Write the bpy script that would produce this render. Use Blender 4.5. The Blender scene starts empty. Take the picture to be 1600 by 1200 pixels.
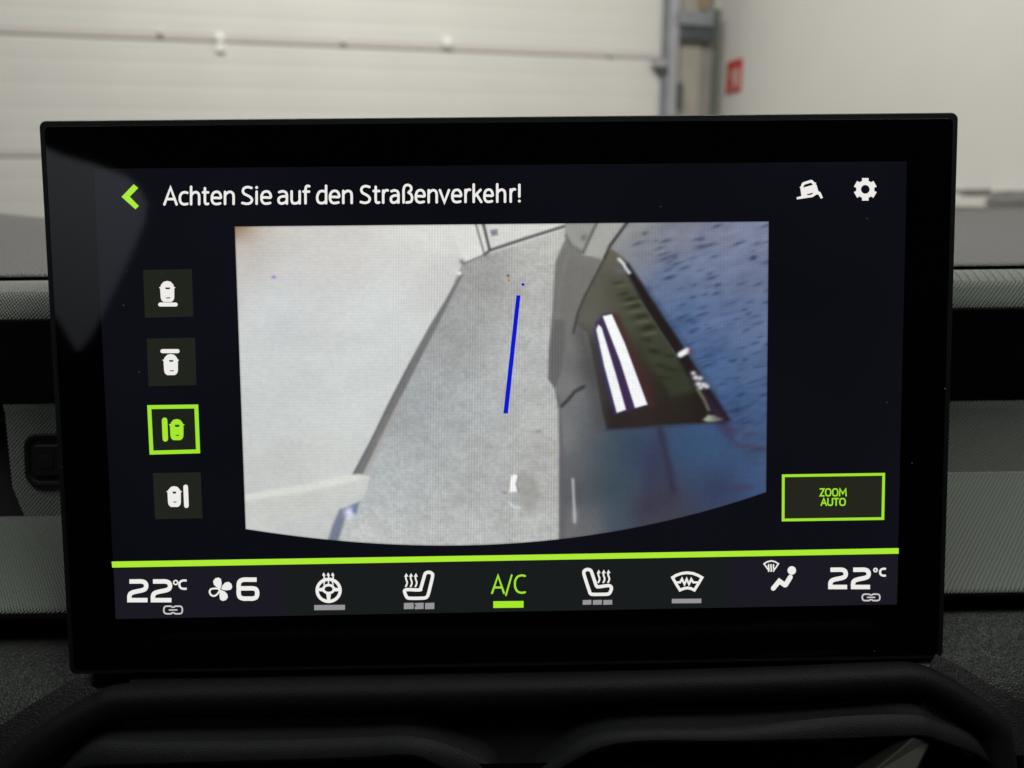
import bpy, bmesh, math, random
import numpy as np
from math import radians, sin, cos, pi, tan, atan2, sqrt, exp
from mathutils import Vector, Matrix

random.seed(7)
scene = bpy.context.scene
COL = scene.collection

# ------------------------------------------------------------------ camera
PITCH, YAW, ROLL = radians(14.1295), radians(-0.7561), radians(-0.5824)
CAMLOC = Vector((-0.001366, -0.268525, 0.070917))
FPX = 1200.0                                  # focal length in photograph pixels (1600 wide)
CAMR = Matrix.Rotation(YAW, 3, 'Z') @ Matrix.Rotation(pi/2-PITCH, 3, 'X') @ Matrix.Rotation(ROLL, 3, 'Z')
cam = bpy.data.cameras.new('camera')
cam.sensor_width = 36.0
cam.lens = FPX/1600*36.0
cam.clip_start = 0.01
cam.clip_end = 100
cam.dof.use_dof = True
cam.dof.focus_distance = 0.277
cam.dof.aperture_fstop = 8.5
camo = bpy.data.objects.new('camera', cam)
COL.objects.link(camo)
m4 = CAMR.to_4x4(); m4.translation = CAMLOC
camo.matrix_world = m4
scene.camera = camo

# ------------------------------------------------------------------ world, lamps, exposure
world = bpy.data.worlds.new('World'); scene.world = world; world.use_nodes = True
bg = world.node_tree.nodes['Background']
bg.inputs[0].default_value = (0.80, 0.86, 1.0, 1); bg.inputs[1].default_value = 0.012

def lamp(name, loc, target, sx, sy, power, col):
    l = bpy.data.lights.new(name, 'AREA'); l.shape = 'RECTANGLE'; l.size = sx; l.size_y = sy
    l.energy = power; l.color = col
    o = bpy.data.objects.new(name, l); COL.objects.link(o)
    o.location = loc
    o.rotation_euler = (Vector(target)-Vector(loc)).to_track_quat('-Z', 'Y').to_euler()
    return o
# ceiling tube over the bonnet, two added side fills, an added rear lamp
lamp('ceiling_tube_front', (-0.2, 1.30, 2.0), (-0.2, 2.2, 0.0), 2.4, 0.5, 58, (1.0, 0.975, 0.925))
lamp('side_fill_right', (0.85, -0.46, 1.62), (0.25, 0.05, 0.0), 0.9, 0.4, 17, (0.96, 1.0, 0.94))  # added fill for the fabric facing the camera, no fixture there
lamp('side_fill_left', (-0.75, -0.52, 1.55), (-0.25, 0.05, 0.0), 0.9, 0.4, 8.0, (0.95, 1.0, 0.95))  # weaker added fill from the other side
lamp('rear_wall_fill', (-1.6, -2.0, 2.0), (-1.6, -3.2, 0.3), 2.0, 0.4, 32, (0.92, 0.95, 1.0))  # unseen lamp added to light the rear wall for the reflection

vs = scene.view_settings
vs.view_transform = 'Standard'; vs.look = 'None'; vs.exposure = 0; vs.gamma = 1
vs.use_curve_mapping = False

# ------------------------------------------------------------------ helpers
LEAN = radians(10)
SX = Vector((1, 0, 0)); SY = Vector((0, sin(LEAN), cos(LEAN))); SN = Vector((0, -cos(LEAN), sin(LEAN)))

def ray(px, py):
    return (CAMR @ Vector(((px-800)/FPX, (600-py)/FPX, -1))).normalized()
def P(px, py, Y):                              # point of the place at depth Y
    d = ray(px, py); return CAMLOC + d*((Y-CAMLOC.y)/d.y)
def PZ(px, py, z):
    d = ray(px, py); return CAMLOC + d*((z-CAMLOC.z)/d.z)
def PP(px, py, o, n):                          # on a plane
    d = ray(px, py); return CAMLOC + d*((o-CAMLOC).dot(n)/d.dot(n))
def S(px, py):                                 # on the screen glass: local x, y in metres
    p = PP(px, py, Vector((0, 0, 0)), SN); return (p.dot(SX), p.dot(SY))

def lin(c):
    return tuple((v/255/12.92 if v <= 10.3 else ((v/255+0.055)/1.055)**2.4) for v in c)

def tag(o, label=None, cat=None, group=None, kind=None):
    if label: o['label'] = label
    if cat: o['category'] = cat
    if group: o['group'] = group
    if kind: o['kind'] = kind
    return o
def empty(name, loc, rot=None, label=None, cat=None, group=None):
    o = bpy.data.objects.new(name, None); COL.objects.link(o); o.empty_display_size = 0.02
    if rot is None: o.location = loc
    else:
        m = rot.to_4x4(); m.translation = Vector(loc); o.matrix_world = m
    return tag(o, label, cat, group)
def obj(name, verts, faces, mat, parent=None, smooth=False, uvs=None, autosmooth=None):
    off = Vector(parent['_o']) if parent is not None and '_o' in parent else None
    me = bpy.data.meshes.new(name)
    if off is not None: verts = [Vector(v)-off for v in verts]
    me.from_pydata([tuple(v) for v in verts], [], faces)
    if uvs is not None:
        l = me.uv_layers.new(name='UVMap')
        for p in me.polygons:
            for li in p.loop_indices: l.data[li].uv = uvs[me.loops[li].vertex_index]
    me.materials.append(mat)
    bm = bmesh.new(); bm.from_mesh(me)
    if not name.startswith('_flat'): bmesh.ops.recalc_face_normals(bm, faces=bm.faces) if len(bm.faces) and all(e.is_manifold for e in bm.edges) else None
    bm.to_mesh(me); bm.free()
    if smooth:
        for p in me.polygons: p.use_smooth = True
    me.update()
    o = bpy.data.objects.new(name, me); COL.objects.link(o)
    if parent is not None: o.parent = parent
    return o
def thing(name, loc, label, cat, group=None):
    o = empty(name, loc, None, label, cat, group); o['_o'] = tuple(loc); return o
def bevel(o, w, seg=2):
    b = o.modifiers.new('bevel', 'BEVEL'); b.width = w; b.segments = seg; b.limit_method = 'ANGLE'; b.angle_limit = radians(35)
    return o
def box(c, ax, ay, az, hx, hy, hz):
    v = []
    for i in (-1, 1):
        for j in (-1, 1):
            for k in (-1, 1): v.append(Vector(c)+ax*hx*i+ay*hy*j+az*hz*k)
    f = [(0, 1, 3, 2), (4, 6, 7, 5), (0, 4, 5, 1), (2, 3, 7, 6), (0, 2, 6, 4), (1, 5, 7, 3)]
    return v, f
X, Yv, Z = Vector((1, 0, 0)), Vector((0, 1, 0)), Vector((0, 0, 1))

# ------------------------------------------------------------------ materials
def new_mat(name):
    m = bpy.data.materials.new(name); m.use_nodes = True
    return m, m.node_tree.nodes, m.node_tree.links, m.node_tree.nodes['Principled BSDF']
def plain(name, col, rough, metal=0, spec=0.5, noise=0.0, nscale=40, bump=0, bscale=400, coat=0):
    m, N, L, b = new_mat(name)
    b.inputs['Base Color'].default_value = (*col, 1); b.inputs['Roughness'].default_value = rough
    b.inputs['Metallic'].default_value = metal; b.inputs['Specular IOR Level'].default_value = spec
    b.inputs['Coat Weight'].default_value = coat
    tc = N.new('ShaderNodeTexCoord')
    if noise:
        n = N.new('ShaderNodeTexNoise'); n.inputs['Scale'].default_value = nscale; n.inputs['Detail'].default_value = 5
        L.new(tc.outputs['Object'], n.inputs['Vector'])
        r = N.new('ShaderNodeValToRGB')
        r.color_ramp.elements[0].position = .3; r.color_ramp.elements[1].position = .7
        r.color_ramp.elements[0].color = (*[c*(1-noise) for c in col], 1); r.color_ramp.elements[1].color = (*[min(1, c*(1+noise)) for c in col], 1)
        L.new(n.outputs['Fac'], r.inputs['Fac']); L.new(r.outputs['Color'], b.inputs['Base Color'])
    if bump:
        n2 = N.new('ShaderNodeTexNoise'); n2.inputs['Scale'].default_value = bscale; n2.inputs['Detail'].default_value = 3
        L.new(tc.outputs['Object'], n2.inputs['Vector'])
        bp = N.new('ShaderNodeBump'); bp.inputs['Strength'].default_value = bump; bp.inputs['Distance'].default_value = 0.001
        L.new(n2.outputs['Fac'], bp.inputs['Height']); L.new(bp.outputs['Normal'], b.inputs['Normal'])
    return m
def glow(name, rgb, k=1.0, rough=0.042):        # lit pixels under the glossy glass
    m, N, L, b = new_mat(name)
    b.inputs['Base Color'].default_value = (0.0, 0.0, 0.0, 1); b.inputs['Roughness'].default_value = rough
    b.inputs['Emission Color'].default_value = (*lin(rgb), 1); b.inputs['Emission Strength'].default_value = k
    m.cycles.emission_sampling = 'NONE'
    return m
def leather(name, col, rough, cell=900, strength=0.5):
    m, N, L, b = new_mat(name)
    tc = N.new('ShaderNodeTexCoord')
    v = N.new('ShaderNodeTexVoronoi'); v.feature = 'DISTANCE_TO_EDGE'; v.inputs['Scale'].default_value = cell
    nz = N.new('ShaderNodeTexNoise'); nz.inputs['Scale'].default_value = cell*.6; nz.inputs['Detail'].default_value = 3
    mx = N.new('ShaderNodeMixRGB'); mx.blend_type = 'ADD'; mx.inputs['Fac'].default_value = 0.0015
    L.new(tc.outputs['Object'], mx.inputs[1]); L.new(nz.outputs['Color'], mx.inputs[2])
    L.new(tc.outputs['Object'], nz.inputs['Vector']); L.new(mx.outputs['Color'], v.inputs['Vector'])
    ad = N.new('ShaderNodeMath'); ad.operation = 'ADD'
    L.new(v.outputs['Distance'], ad.inputs[0]); L.new(nz.outputs['Fac'], ad.inputs[1])
    bp = N.new('ShaderNodeBump'); bp.inputs['Strength'].default_value = strength; bp.inputs['Distance'].default_value = 0.0006
    L.new(ad.outputs[0], bp.inputs['Height']); L.new(bp.outputs['Normal'], b.inputs['Normal'])
    r = N.new('ShaderNodeValToRGB'); r.color_ramp.elements[0].position = .25; r.color_ramp.elements[1].position = .75
    r.color_ramp.elements[0].color = (*[c*.7 for c in col], 1); r.color_ramp.elements[1].color = (*[c*1.25 for c in col], 1)
    L.new(nz.outputs['Fac'], r.inputs['Fac']); L.new(r.outputs['Color'], b.inputs['Base Color'])
    b.inputs['Roughness'].default_value = rough
    return m
def fabric(name, col, pitch=0.0016, ang=38):
    """twill weave: thread ribs along a diagonal, broken by short cross threads; UV is in metres"""
    m, N, L, b = new_mat(name)
    uv = N.new('ShaderNodeUVMap')
    def wave(rot, p, dist):
        mp = N.new('ShaderNodeMapping'); mp.inputs['Rotation'].default_value = (0, 0, radians(rot))
        w = N.new('ShaderNodeTexWave'); w.wave_type = 'BANDS'; w.bands_direction = 'X'; w.wave_profile = 'SIN'
        w.inputs['Scale'].default_value = 2*pi/(20*p); w.inputs['Distortion'].default_value = dist
        w.inputs['Detail'].default_value = 1; w.inputs['Detail Scale'].default_value = 1.0
        L.new(uv.outputs['UV'], mp.inputs['Vector']); L.new(mp.outputs['Vector'], w.inputs['Vector'])
        return w
    w1 = wave(90+ang, pitch, .25); w2 = wave(ang-12, pitch*.75, .5)
    mul = N.new('ShaderNodeMath'); mul.operation = 'MULTIPLY_ADD'; mul.inputs[1].default_value = 1.0
    L.new(w2.outputs['Fac'], mul.inputs[0]); L.new(w1.outputs['Fac'], mul.inputs[2])
    n = N.new('ShaderNodeTexNoise'); n.inputs['Scale'].default_value = 900; n.inputs['Detail'].default_value = 2
    L.new(uv.outputs['UV'], n.inputs['Vector'])
    ad = N.new('ShaderNodeMath'); ad.operation = 'MULTIPLY_ADD'; ad.inputs[1].default_value = .5
    L.new(n.outputs['Fac'], ad.inputs[0]); L.new(mul.outputs[0], ad.inputs[2])
    r = N.new('ShaderNodeValToRGB'); r.color_ramp.elements[0].position = .35; r.color_ramp.elements[1].position = 1.25/1.4
    r.color_ramp.elements[0].color = (*[c*.22 for c in col], 1); r.color_ramp.elements[1].color = (*[c*1.45 for c in col], 1)
    L.new(ad.outputs[0], r.inputs['Fac']); L.new(r.outputs['Color'], b.inputs['Base Color'])
    bp = N.new('ShaderNodeBump'); bp.inputs['Strength'].default_value = .8; bp.inputs['Distance'].default_value = .0005
    L.new(ad.outputs[0], bp.inputs['Height']); L.new(bp.outputs['Normal'], b.inputs['Normal'])
    b.inputs['Roughness'].default_value = .8; b.inputs['Specular IOR Level'].default_value = .25
    return m

M = {}
M['door'] = plain('door_paint', (.68, .67, .625), .5, noise=.03, nscale=3, bump=.04, bscale=60)
M['seal'] = plain('seal_rubber', (.60, .565, .54), .7)
M['knob'] = plain('white_plastic', (.86, .86, .83), .4)
M['wall'] = plain('wall_plaster', (.72, .71, .67), .8, noise=.03, nscale=2.2, bump=.12, bscale=90)
M['rearwall'] = plain('rear_plaster', (.62, .63, .66), .8, noise=.03, nscale=1.2)
M['floor'] = plain('floor_concrete', (.28, .275, .26), .6, noise=.1, nscale=3, bump=.2, bscale=80)
M['steel'] = plain('galvanised_steel', (.40, .40, .43), .5, metal=.3, noise=.12, nscale=14)
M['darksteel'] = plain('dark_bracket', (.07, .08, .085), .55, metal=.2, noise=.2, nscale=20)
M['bluesteel'] = plain('blue_grey_bracket', (.24, .255, .275), .5, metal=.2, noise=.1, nscale=20)
M['post'] = plain('post_paint', (.35, .325, .275), .6, noise=.1, nscale=8)
M['postdark'] = plain('post_flange_dark', (.25, .24, .215), .6, noise=.1, nscale=8)  # darker copy of the post colour
M['green'] = plain('green_seal', (.11, .135, .11), .6)
M['red'] = plain('sign_red', (.55, .045, .04), .45)
M['signwhite'] = plain('sign_white', (.62, .38, .34), .5)
M['greybox'] = plain('grey_box', (.25, .25, .245), .7, noise=.25, nscale=30)
M['ledge'] = plain('ledge_paint', (.72, .71, .66), .5)
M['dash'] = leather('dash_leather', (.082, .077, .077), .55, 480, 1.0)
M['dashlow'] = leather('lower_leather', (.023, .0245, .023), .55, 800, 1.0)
M['fabric'] = fabric('dash_fabric', (.155, .166, .149), .0013, 48)
M['welt'] = plain('welt_fabric_lit', (.22, .225, .205), .85, spec=.2, noise=.12, nscale=900, bump=.5, bscale=1600)  # roll's up-facing top: lighter than the fabric, light put into the colour
M['blackplastic'] = plain('black_plastic', (.010, .010, .0105), .55, spec=.3, bump=.1, bscale=1500)
M['slot'] = plain('vent_black', (.012, .012, .012), .7, spec=.15)
M['flank'] = leather('flank_shade', (.0055, .0055, .0058), .65, 900, .8)
M['foldshade'] = plain('fold_shade', (.085, .085, .08), .8)
M['trim'] = plain('console_trim', (.0042, .0044, .0047), .55, spec=.14, noise=.1, nscale=300, bump=.25, bscale=1800)
M['trimsoft'] = plain('tray_rim', (.0085, .0087, .0093), .55, spec=.16, noise=.1, nscale=300, bump=.25, bscale=1800)
M['chrome'] = plain('dark_chrome', (.075, .072, .064), .3, metal=.85, noise=.1, nscale=60)
M['piano'] = plain('piano_black', (.002, .002, .0024), .25, spec=.3)
M['glass'] = plain('cover_glass', (.0010, .0010, .0018), .04, spec=.5)
M['housing'] = plain('housing_satin', (.006, .0065, .008), .4, spec=.4)
M['reflmask'] = plain('mask_black', (.004, .004, .004), .9, spec=.05)
WHITE, GREEN = (238, 236, 232), (166, 232, 44)
M['white'] = glow('lit_white', WHITE)
M['lime'] = glow('lit_green', GREEN)
M['limeframe'] = glow('lit_green_frame', (160, 228, 46))
M['greybar'] = glow('lit_grey', (150, 148, 150))
M['greylink'] = glow('lit_pale_grey', (205, 200, 200))
M['bg'] = glow('lit_navy', (15, 16, 25))
_n, _l = M['bg'].node_tree.nodes, M['bg'].node_tree.links          # uneven backlight
_tc = _n.new('ShaderNodeTexCoord'); _nz = _n.new('ShaderNodeTexNoise'); _nz.inputs['Scale'].default_value = 9; _nz.inputs['Detail'].default_value = 2
_rp = _n.new('ShaderNodeValToRGB'); _rp.color_ramp.elements[0].position = .3; _rp.color_ramp.elements[1].position = .7
_rp.color_ramp.elements[0].color = (*lin((10, 11, 17)), 1); _rp.color_ramp.elements[1].color = (*lin((16, 16, 24)), 1)
_l.new(_tc.outputs['Object'], _nz.inputs['Vector']); _l.new(_nz.outputs['Fac'], _rp.inputs['Fac']); _l.new(_rp.outputs['Color'], _n['Principled BSDF'].inputs['Emission Color'])
M['tile'] = glow('lit_olive', (33, 36, 29))
M['tile_on'] = glow('lit_olive_active', (30, 33, 27))
M['bar_side'] = glow('lit_bar_violet', (27, 26, 34))
M['bar_mid'] = glow('lit_bar_teal', (24, 28, 29))
M['hole'] = glow('lit_symbol_dark', (40, 42, 38))
M['blue'] = glow('lit_blue', (14, 26, 205))
M['dust'] = plain('dust', (.16, .15, .17), .9)

# ================================================================== THE SETTING
# ---- garage door plane, from its horizontal seam
A = P(0, 50, 2.75); B = PZ(1036, 91, A.z)
DD = Vector((B.x-A.x, B.y-A.y, 0)).normalized(); DN = Vector((DD.y, -DD.x, 0))     # DN faces the car
z2 = PP(30, 243, A, DN).z
H = A.z-z2
half = 2.6
door_c = B - DD*half
dw = (B-DD*0.0)
door = thing('garage_door', (door_c.x, door_c.y, A.z-2*H-0.6), 'pale beige sectional garage door with horizontal panels beyond the dashboard', 'garage door')
def door_panel(zlo, zhi):
    """one section: flat face with shallow pressed ribs, rolled edges top and bottom"""
    prof = []
    hh = zhi-zlo; g = .010
    prof += [(-.030, zlo+g*.2), (-.014, zlo+g*.2), (0, zlo+g*1.4)]
    nr = 5
    for i in range(1, nr):
        zc = zlo+hh*i/nr
        prof += [(0, zc-.016), (-.0007, zc-.008), (-.0007, zc+.008), (0, zc+.016)]
    prof += [(0, zhi-g*1.6), (-.012, zhi-g*.4), (-.030, zhi-g*.4)]
    v = []; n = len(prof)
    for e in (B-DD*5.0, B-DD*.004):
        for d, z in prof: v.append(Vector((e.x, e.y, 0))+DN*d+Z*z)
    f = [(i, i+1, n+i+1, n+i) for i in range(n-1)]
    f.append((n-1, 0, n, 2*n-1)); f.append(tuple(range(n))[::-1]); f.append(tuple(range(n, 2*n)))
    return obj('door_panel', v, f, M['door'], door)
for k in range(-2, 3): door_panel(A.z+k*H-H, A.z+k*H)
for k in range(-2, 2):
    v, f = box(B-DD*2.5+DN*(-.012)+Z*(A.z+k*H-B.z+.002), DD, DN, Z, 2.49, .006, .016); obj('seal_strip', v, f, M['seal'], door)
    v, f = box(B-DD*2.5+DN*(-.001)+Z*(A.z+k*H-B.z+.012), DD, DN, Z, 2.49, .0035, .013); obj('seam_lip', v, f, M['seal'], door)
def lathe(profile, c, ax, seg=20):
    a = ax.normalized(); u = a.orthogonal().normalized(); w = a.cross(u)
    v, f = [], []
    for r, h in profile:
        for i in range(seg):
            t = 2*pi*i/seg; v.append(Vector(c)+a*h+(u*cos(t)+w*sin(t))*r)
    n = len(profile)
    for k in range(n-1):
        for i in range(seg):
            j = (i+1) % seg; f.append((k*seg+i, k*seg+j, (k+1)*seg+j, (k+1)*seg+i))
    f.append(tuple(range(seg))[::-1]); f.append(tuple(range((n-1)*seg, n*seg)))
    return v, f
for px, py, r in ((343, 60, .020), (698, 68, .024), (251, 52, .010), (536, 66, .010), (950, 85, .010)):
    c = PP(px, py, A, DN)
    v, f = lathe([(r, -.004), (r, .012), (r*.8, .02), (r*.35, .023)], c, DN)
    obj('hinge_cap', v, f, M['knob'] if r > .015 else M['door'], door, True)
    if r > .015 and px < 400:
        v, f = box(c-Z*.02+DN*.006, DD, DN, Z, r*.8, .01, .03); bevel(obj('hinge_plate', v, f, M['knob'], door), .003)

# ---- track, post, side wall
def col_box(x0, x1, y0, y1, dep, th):
    """box on the door plane between two pixel columns, standing `dep` proud"""
    o = A+DN*dep
    yr = min(max(y0, 0)+40, 90) if y1 > 500 else (y0+y1)/2
    a = PP(x0, yr, o, DN); b = PP(x1, yr, o, DN); t = PP((x0+x1)/2, y0, o, DN); l = PP((x0+x1)/2, y1, o, DN)
    w = (b-a).dot(DD); h = t.z-l.z
    c = a+DD*(w/2)-DN*(th/2); c.z = (t.z+l.z)/2
    return box(c, DD, DN, Z, abs(w)/2, th/2, h/2)
tr = thing('door_track', PP(1050, 400, A, DN), 'galvanised steel guide rail beside the garage door', 'door track')
v, f = col_box(1048, 1063, -260, 900, .05, .04); bevel(obj('rail', v, f, M['steel'], tr), .004)
v, f = col_box(1039, 1049, -260, 900, .03, .03); obj('rail_flange', v, f, M['bluesteel'], tr)
v, f = col_box(1022, 1043, 93, 104, .045, .03); bevel(obj('roller_bracket', v, f, M['steel'], tr), .004)
v, f = col_box(1031, 1046, 104, 116, .04, .03); bevel(obj('roller', v, f, M['darksteel'], tr), .008)
v, f = col_box(1058, 1067, 128, 168, .057, .02); bevel(obj('dark_smear', v, f, M['darksteel'], tr), .003)  # dark smear by the rail, built as a thin box
ps = thing('steel_post', PP(1090, 400, A, DN), 'beige painted upright post with dark bracket near the white wall', 'post')
v, f = col_box(1064, 1098, -260, 900, .025, .05); bevel(obj('post_face', v, f, M['post'], ps), .006)
v, f = col_box(1097, 1116, -260, 900, .018, .05); bevel(obj('post_flange', v, f, M['postdark'], ps), .004)
v, f = col_box(1064, 1115, 17, 40, .075, .06); bevel(obj('bracket', v, f, M['bluesteel'], ps), .005)
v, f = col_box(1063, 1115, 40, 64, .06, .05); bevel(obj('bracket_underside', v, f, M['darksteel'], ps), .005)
v, f = col_box(1100, 1107, -60, 14, .06, .02); obj('conduit', v, f, plain('brass_pipe', (.32, .22, .12), .5), ps)
v, f = col_box(1116, 1125, 14, 900, .022, .04); obj('seal_edge', v, f, M['green'], ps)

C = PP(1124, 300, A, DN)                      # room corner
WN = -DD                                      # side wall faces the car
wz0, wz1 = -1.35, 2.3
def wallpt(px, py): return PP(px, py, C, WN)
v, f = box(Vector((C.x, C.y, 0))+DD*.06+DN*1.6+Z*((wz0+wz1)/2), DD, DN, Z, .06, 2.4, (wz1-wz0)/2)
tag(obj('garage_wall', v, f, M['wall']), 'white plastered side wall of the garage', 'wall', kind='structure')
v, f = box(Vector((C.x, C.y, 0))-DD*2+DN*(-.12)+Z*((wz0+wz1)/2), DD, DN, Z, 4, .05, (wz1-wz0)/2)
tag(obj('end_wall', v, f, M['wall']), kind='structure')
v, f = box((0, 0, wz0-.05), X, Yv, Z, 6, 6, .05)
tag(obj('floor', v, f, M['floor']), kind='structure')

# red sign on the side wall, seen at a slant
a = wallpt(1137, 146); b = wallpt(1160, 92)
a1 = wallpt(1160, 143)
sw = abs((a1-a).dot(DN)); sc = (a+b)/2; sh = (b.z-a1.z)
sg = thing('safety_sign', sc, 'small red safety sign with pale symbol on the white wall', 'sign')
v, f = box(sc-DD*.004, DD, DN, Z, .003, sw/2, sh/2); bevel(obj('plate', v, f, M['red'], sg), .002)
for (u0, v0, hu, hv) in ((-.12, -.06, .16, .24), (-.15, .24, .05, .05), (.12, .05, .03, .18), (-.36, -.1, .05, .3), (-.1, -.38, .3, .03)):
    v, f = box(sc-DD*.009-DN*(u0*sw)+Z*(v0*sh), DD, DN, Z, .0015, hu*sw, hv*sh); obj('symbol', v, f, M['signwhite'], sg)

# ledge and grey box low on the side wall
c0 = wallpt(1440, 313); c1 = wallpt(1600, 318)
lm = (c0+c1)/2
v, f = box(lm-DD*.02+DN*.2, DD, DN, Z, .02, .95, .016)
bevel(tag(obj('wall_ledge', v, f, M['ledge']), 'white ledge running low along the garage wall', 'ledge'), .003)
gb = wallpt(1600, 307)
v, f = box(gb-DD*.03+DN*.12, DD, DN, Z, .025, .17, .017)
for q in v:
    if (q-gb).dot(DN) < 0 and q.z < gb.z: q -= DN*.035
bevel(tag(obj('storage_box', v, f, M['greybox']), 'flat grey box on the white ledge at right edge', 'box'), .003)
gb = wallpt(1527, 299)
v, f = box(gb-DD*.02, DD, DN, Z, .015, .055, .008)
bevel(tag(obj('storage_case', v, f, M['greybox']), 'tiny grey case on the ledge left of the grey box', 'box'), .003)

# ================================================================== BEHIND THE CAMERA (seen only as a reflection in the glass)
YB = -0.95
def refl(px, py):
    d = ray(px, py); s = S(px, py); p = SX*s[0]+SY*s[1]
    r = d-2*d.dot(SN)*SN
    return p+r*((YB-p.y)/r.y)
wp = [(40, 215), (90, 238), (140, 252), (190, 270), (215, 290), (229, 318), (226, 345), (210, 385), (185, 440), (160, 492), (140, 528), (124, 548), (117, 552), (108, 540), (90, 508), (40, 440)]
hole = [refl(*q) for q in wp]
bm = bmesh.new()
outer = [Vector((x, YB, z)) for x, z in ((-3, -1.3), (2.2, -1.3), (2.2, 1.7), (-3, 1.7))]
ov = [bm.verts.new(q) for q in outer]; hv = [bm.verts.new(q) for q in hole]
ed = [bm.edges.new((ov[i], ov[(i+1) % 4])) for i in range(4)]+[bm.edges.new((hv[i], hv[(i+1) % len(hv)])) for i in range(len(hv))]
bmesh.ops.triangle_fill(bm, use_beauty=True, edges=ed)
me = bpy.data.meshes.new('reflection_mask'); bm.to_mesh(me); bm.free(); me.materials.append(M['reflmask'])  # added unseen panel, opening cut to the outline of the reflected patch
o = bpy.data.objects.new('reflection_mask', me); COL.objects.link(o)
o.modifiers.new('solid', 'SOLIDIFY').thickness = .015
tag(o, kind='structure')
v, f = box((-1.2, -3.3, .5), X, Yv, Z, 4, .05, 1.8); tag(obj('rear_wall', v, f, M['rearwall']), kind='structure')

# ================================================================== DASHBOARD
dash = thing('dashboard', (0, .3, -.12), 'dark grey dashboard with fabric bands, recessed slot and leather-grain lower panel', 'dashboard')
def sweep(name, prof, x0, x1, mat, parent, nx=2, smooth=True, skew=None):
    """profile of (Y, z) carried along world X; UV in metres"""
    v, f, uv = [], [], []
    L_ = [0]
    for i in range(1, len(prof)): L_.append(L_[-1]+sqrt((prof[i][0]-prof[i-1][0])**2+(prof[i][1]-prof[i-1][1])**2))
    n = len(prof)
    for k in range(nx):
        t = k/(nx-1)
        for i, (y, z) in enumerate(prof):
            xa = x0 if skew is None else x0+skew(i/(n-1))
            x = xa+(x1-xa)*t
            v.append((x, y, z)); uv.append((x, L_[i]))
    for k in range(nx-1):
        for i in range(n-1): f.append((k*n+i, (k+1)*n+i, (k+1)*n+i+1, k*n+i+1))
    return obj(name, v, f, mat, parent, smooth, uv)
def arc(cy, cz, r, a0, a1, n=7):
    return [(cy+r*cos(radians(a0+(a1-a0)*i/n)), cz+r*sin(radians(a0+(a1-a0)*i/n))) for i in range(n+1)]
zt = P(1540, 409, .066).z                      # top of pad at its front edge
# top pad: a grid with the cowl swelling on the left
nxg, nyg = 90, 40
v, f = [], []
ys = [.0618, .0620, .0628, .0642, .066]+[.066+(.95-.066)*(i/(nyg-6))**1.3 for i in range(1, nyg-4)]
zz = [-.0014, -.0009, -.0005, -.0001, 0]
for j, y in enumerate(ys):
    for i in range(nxg):
        x = -1.1+2.2*i/(nxg-1)
        z = zt+(zz[j] if j < 5 else 0)
        t = min(1, max(0, (y-.1)/.35)); t = t*t*(3-2*t)
        z += .031*exp(-((x+.55)/.206)**2)*exp(-((y-.40)/.13)**2) - .005*t
        v.append((x, y, z))
n2 = len(ys)
for j in range(n2-1):
    for i in range(nxg-1): f.append((j*nxg+i, j*nxg+i+1, (j+1)*nxg+i+1, (j+1)*nxg+i))
obj('top_pad', v, f, M['dash'], dash, True)
# seam groove, fabric roll, vent slot
zs = P(1540, 421, .058).z
zl = P(1540, 484, .050).z
sweep('seam_groove', [(.0622, zt-.0012), (.0715, zt-.0016), (.0715, zs-.006), (.066, zs-.006)], -1.1, 1.1, M['slot'], dash, smooth=False)
def zr(row, Y): return (Y, P(1540, row, Y).z)
welt = [(.068, zs-.003), (.064, zs-.0006), zr(421.5, .0595), zr(424, .0570), zr(429, .0548), zr(434, .0530), zr(439, .0515)]
sweep('fabric_welt', welt, -1.1, 1.1, M['welt'], dash)
sweep('fabric_roll', [zr(438.5, .0518), zr(441, .0508), zr(450, .0492), zr(465, .0470), zr(479, .0452), zr(482.5, .0455), zr(484, .047), (.06, zl-.0005), (.09, zl+.0005)], -1.1, 1.1, M['fabric'], dash)
zb_r = P(1540, 626, .066).z
sweep('recessed_band', [(.09, zl), (.105, zl-.006), (.105, zb_r-.006), (.075, zb_r-.006)], -1.1, 1.1, M['fabric'], dash, smooth=False)
# gathered folds on the fabric roll, crease shade laid on as dark strips
for i in range(130):
    x = .155+i*.0037+random.uniform(-.0004, .0004)
    if x > .42: break
    vv, ff = [], []
    pr = [(y-.00006, z+.00008) for y, z in welt[2:]]
    for k, (y, z) in enumerate(pr):
        for q in (-1, 1): vv.append((x+q*.00020+.0004*(k/4)**2, y, z))
    for k in range(4): ff.append((2*k, 2*k+1, 2*k+3, 2*k+2))
    obj('fold', vv, ff, M['foldshade'], dash)
# right fabric panels
def rows(px, lst): return [(Y, P(px, r, Y).z) for r, Y in lst]
pr = rows(1540, [(629, .080), (626, .0655), (628, .0640), (640, .0632), (690, .0598), (738, .0565)])
sweep('fabric_panel', pr, .02, 1.1, M['fabric'], dash)
pr = rows(1540, [(738.3, .0565), (742, .0548), (800, .034), (860, .0155), (915, 0.000), (924, -.0025), (928, -.002), (931, .004), (934, .02)])
sweep('fabric_shelf', pr, .02, 1.1, M['fabric'], dash)
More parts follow.
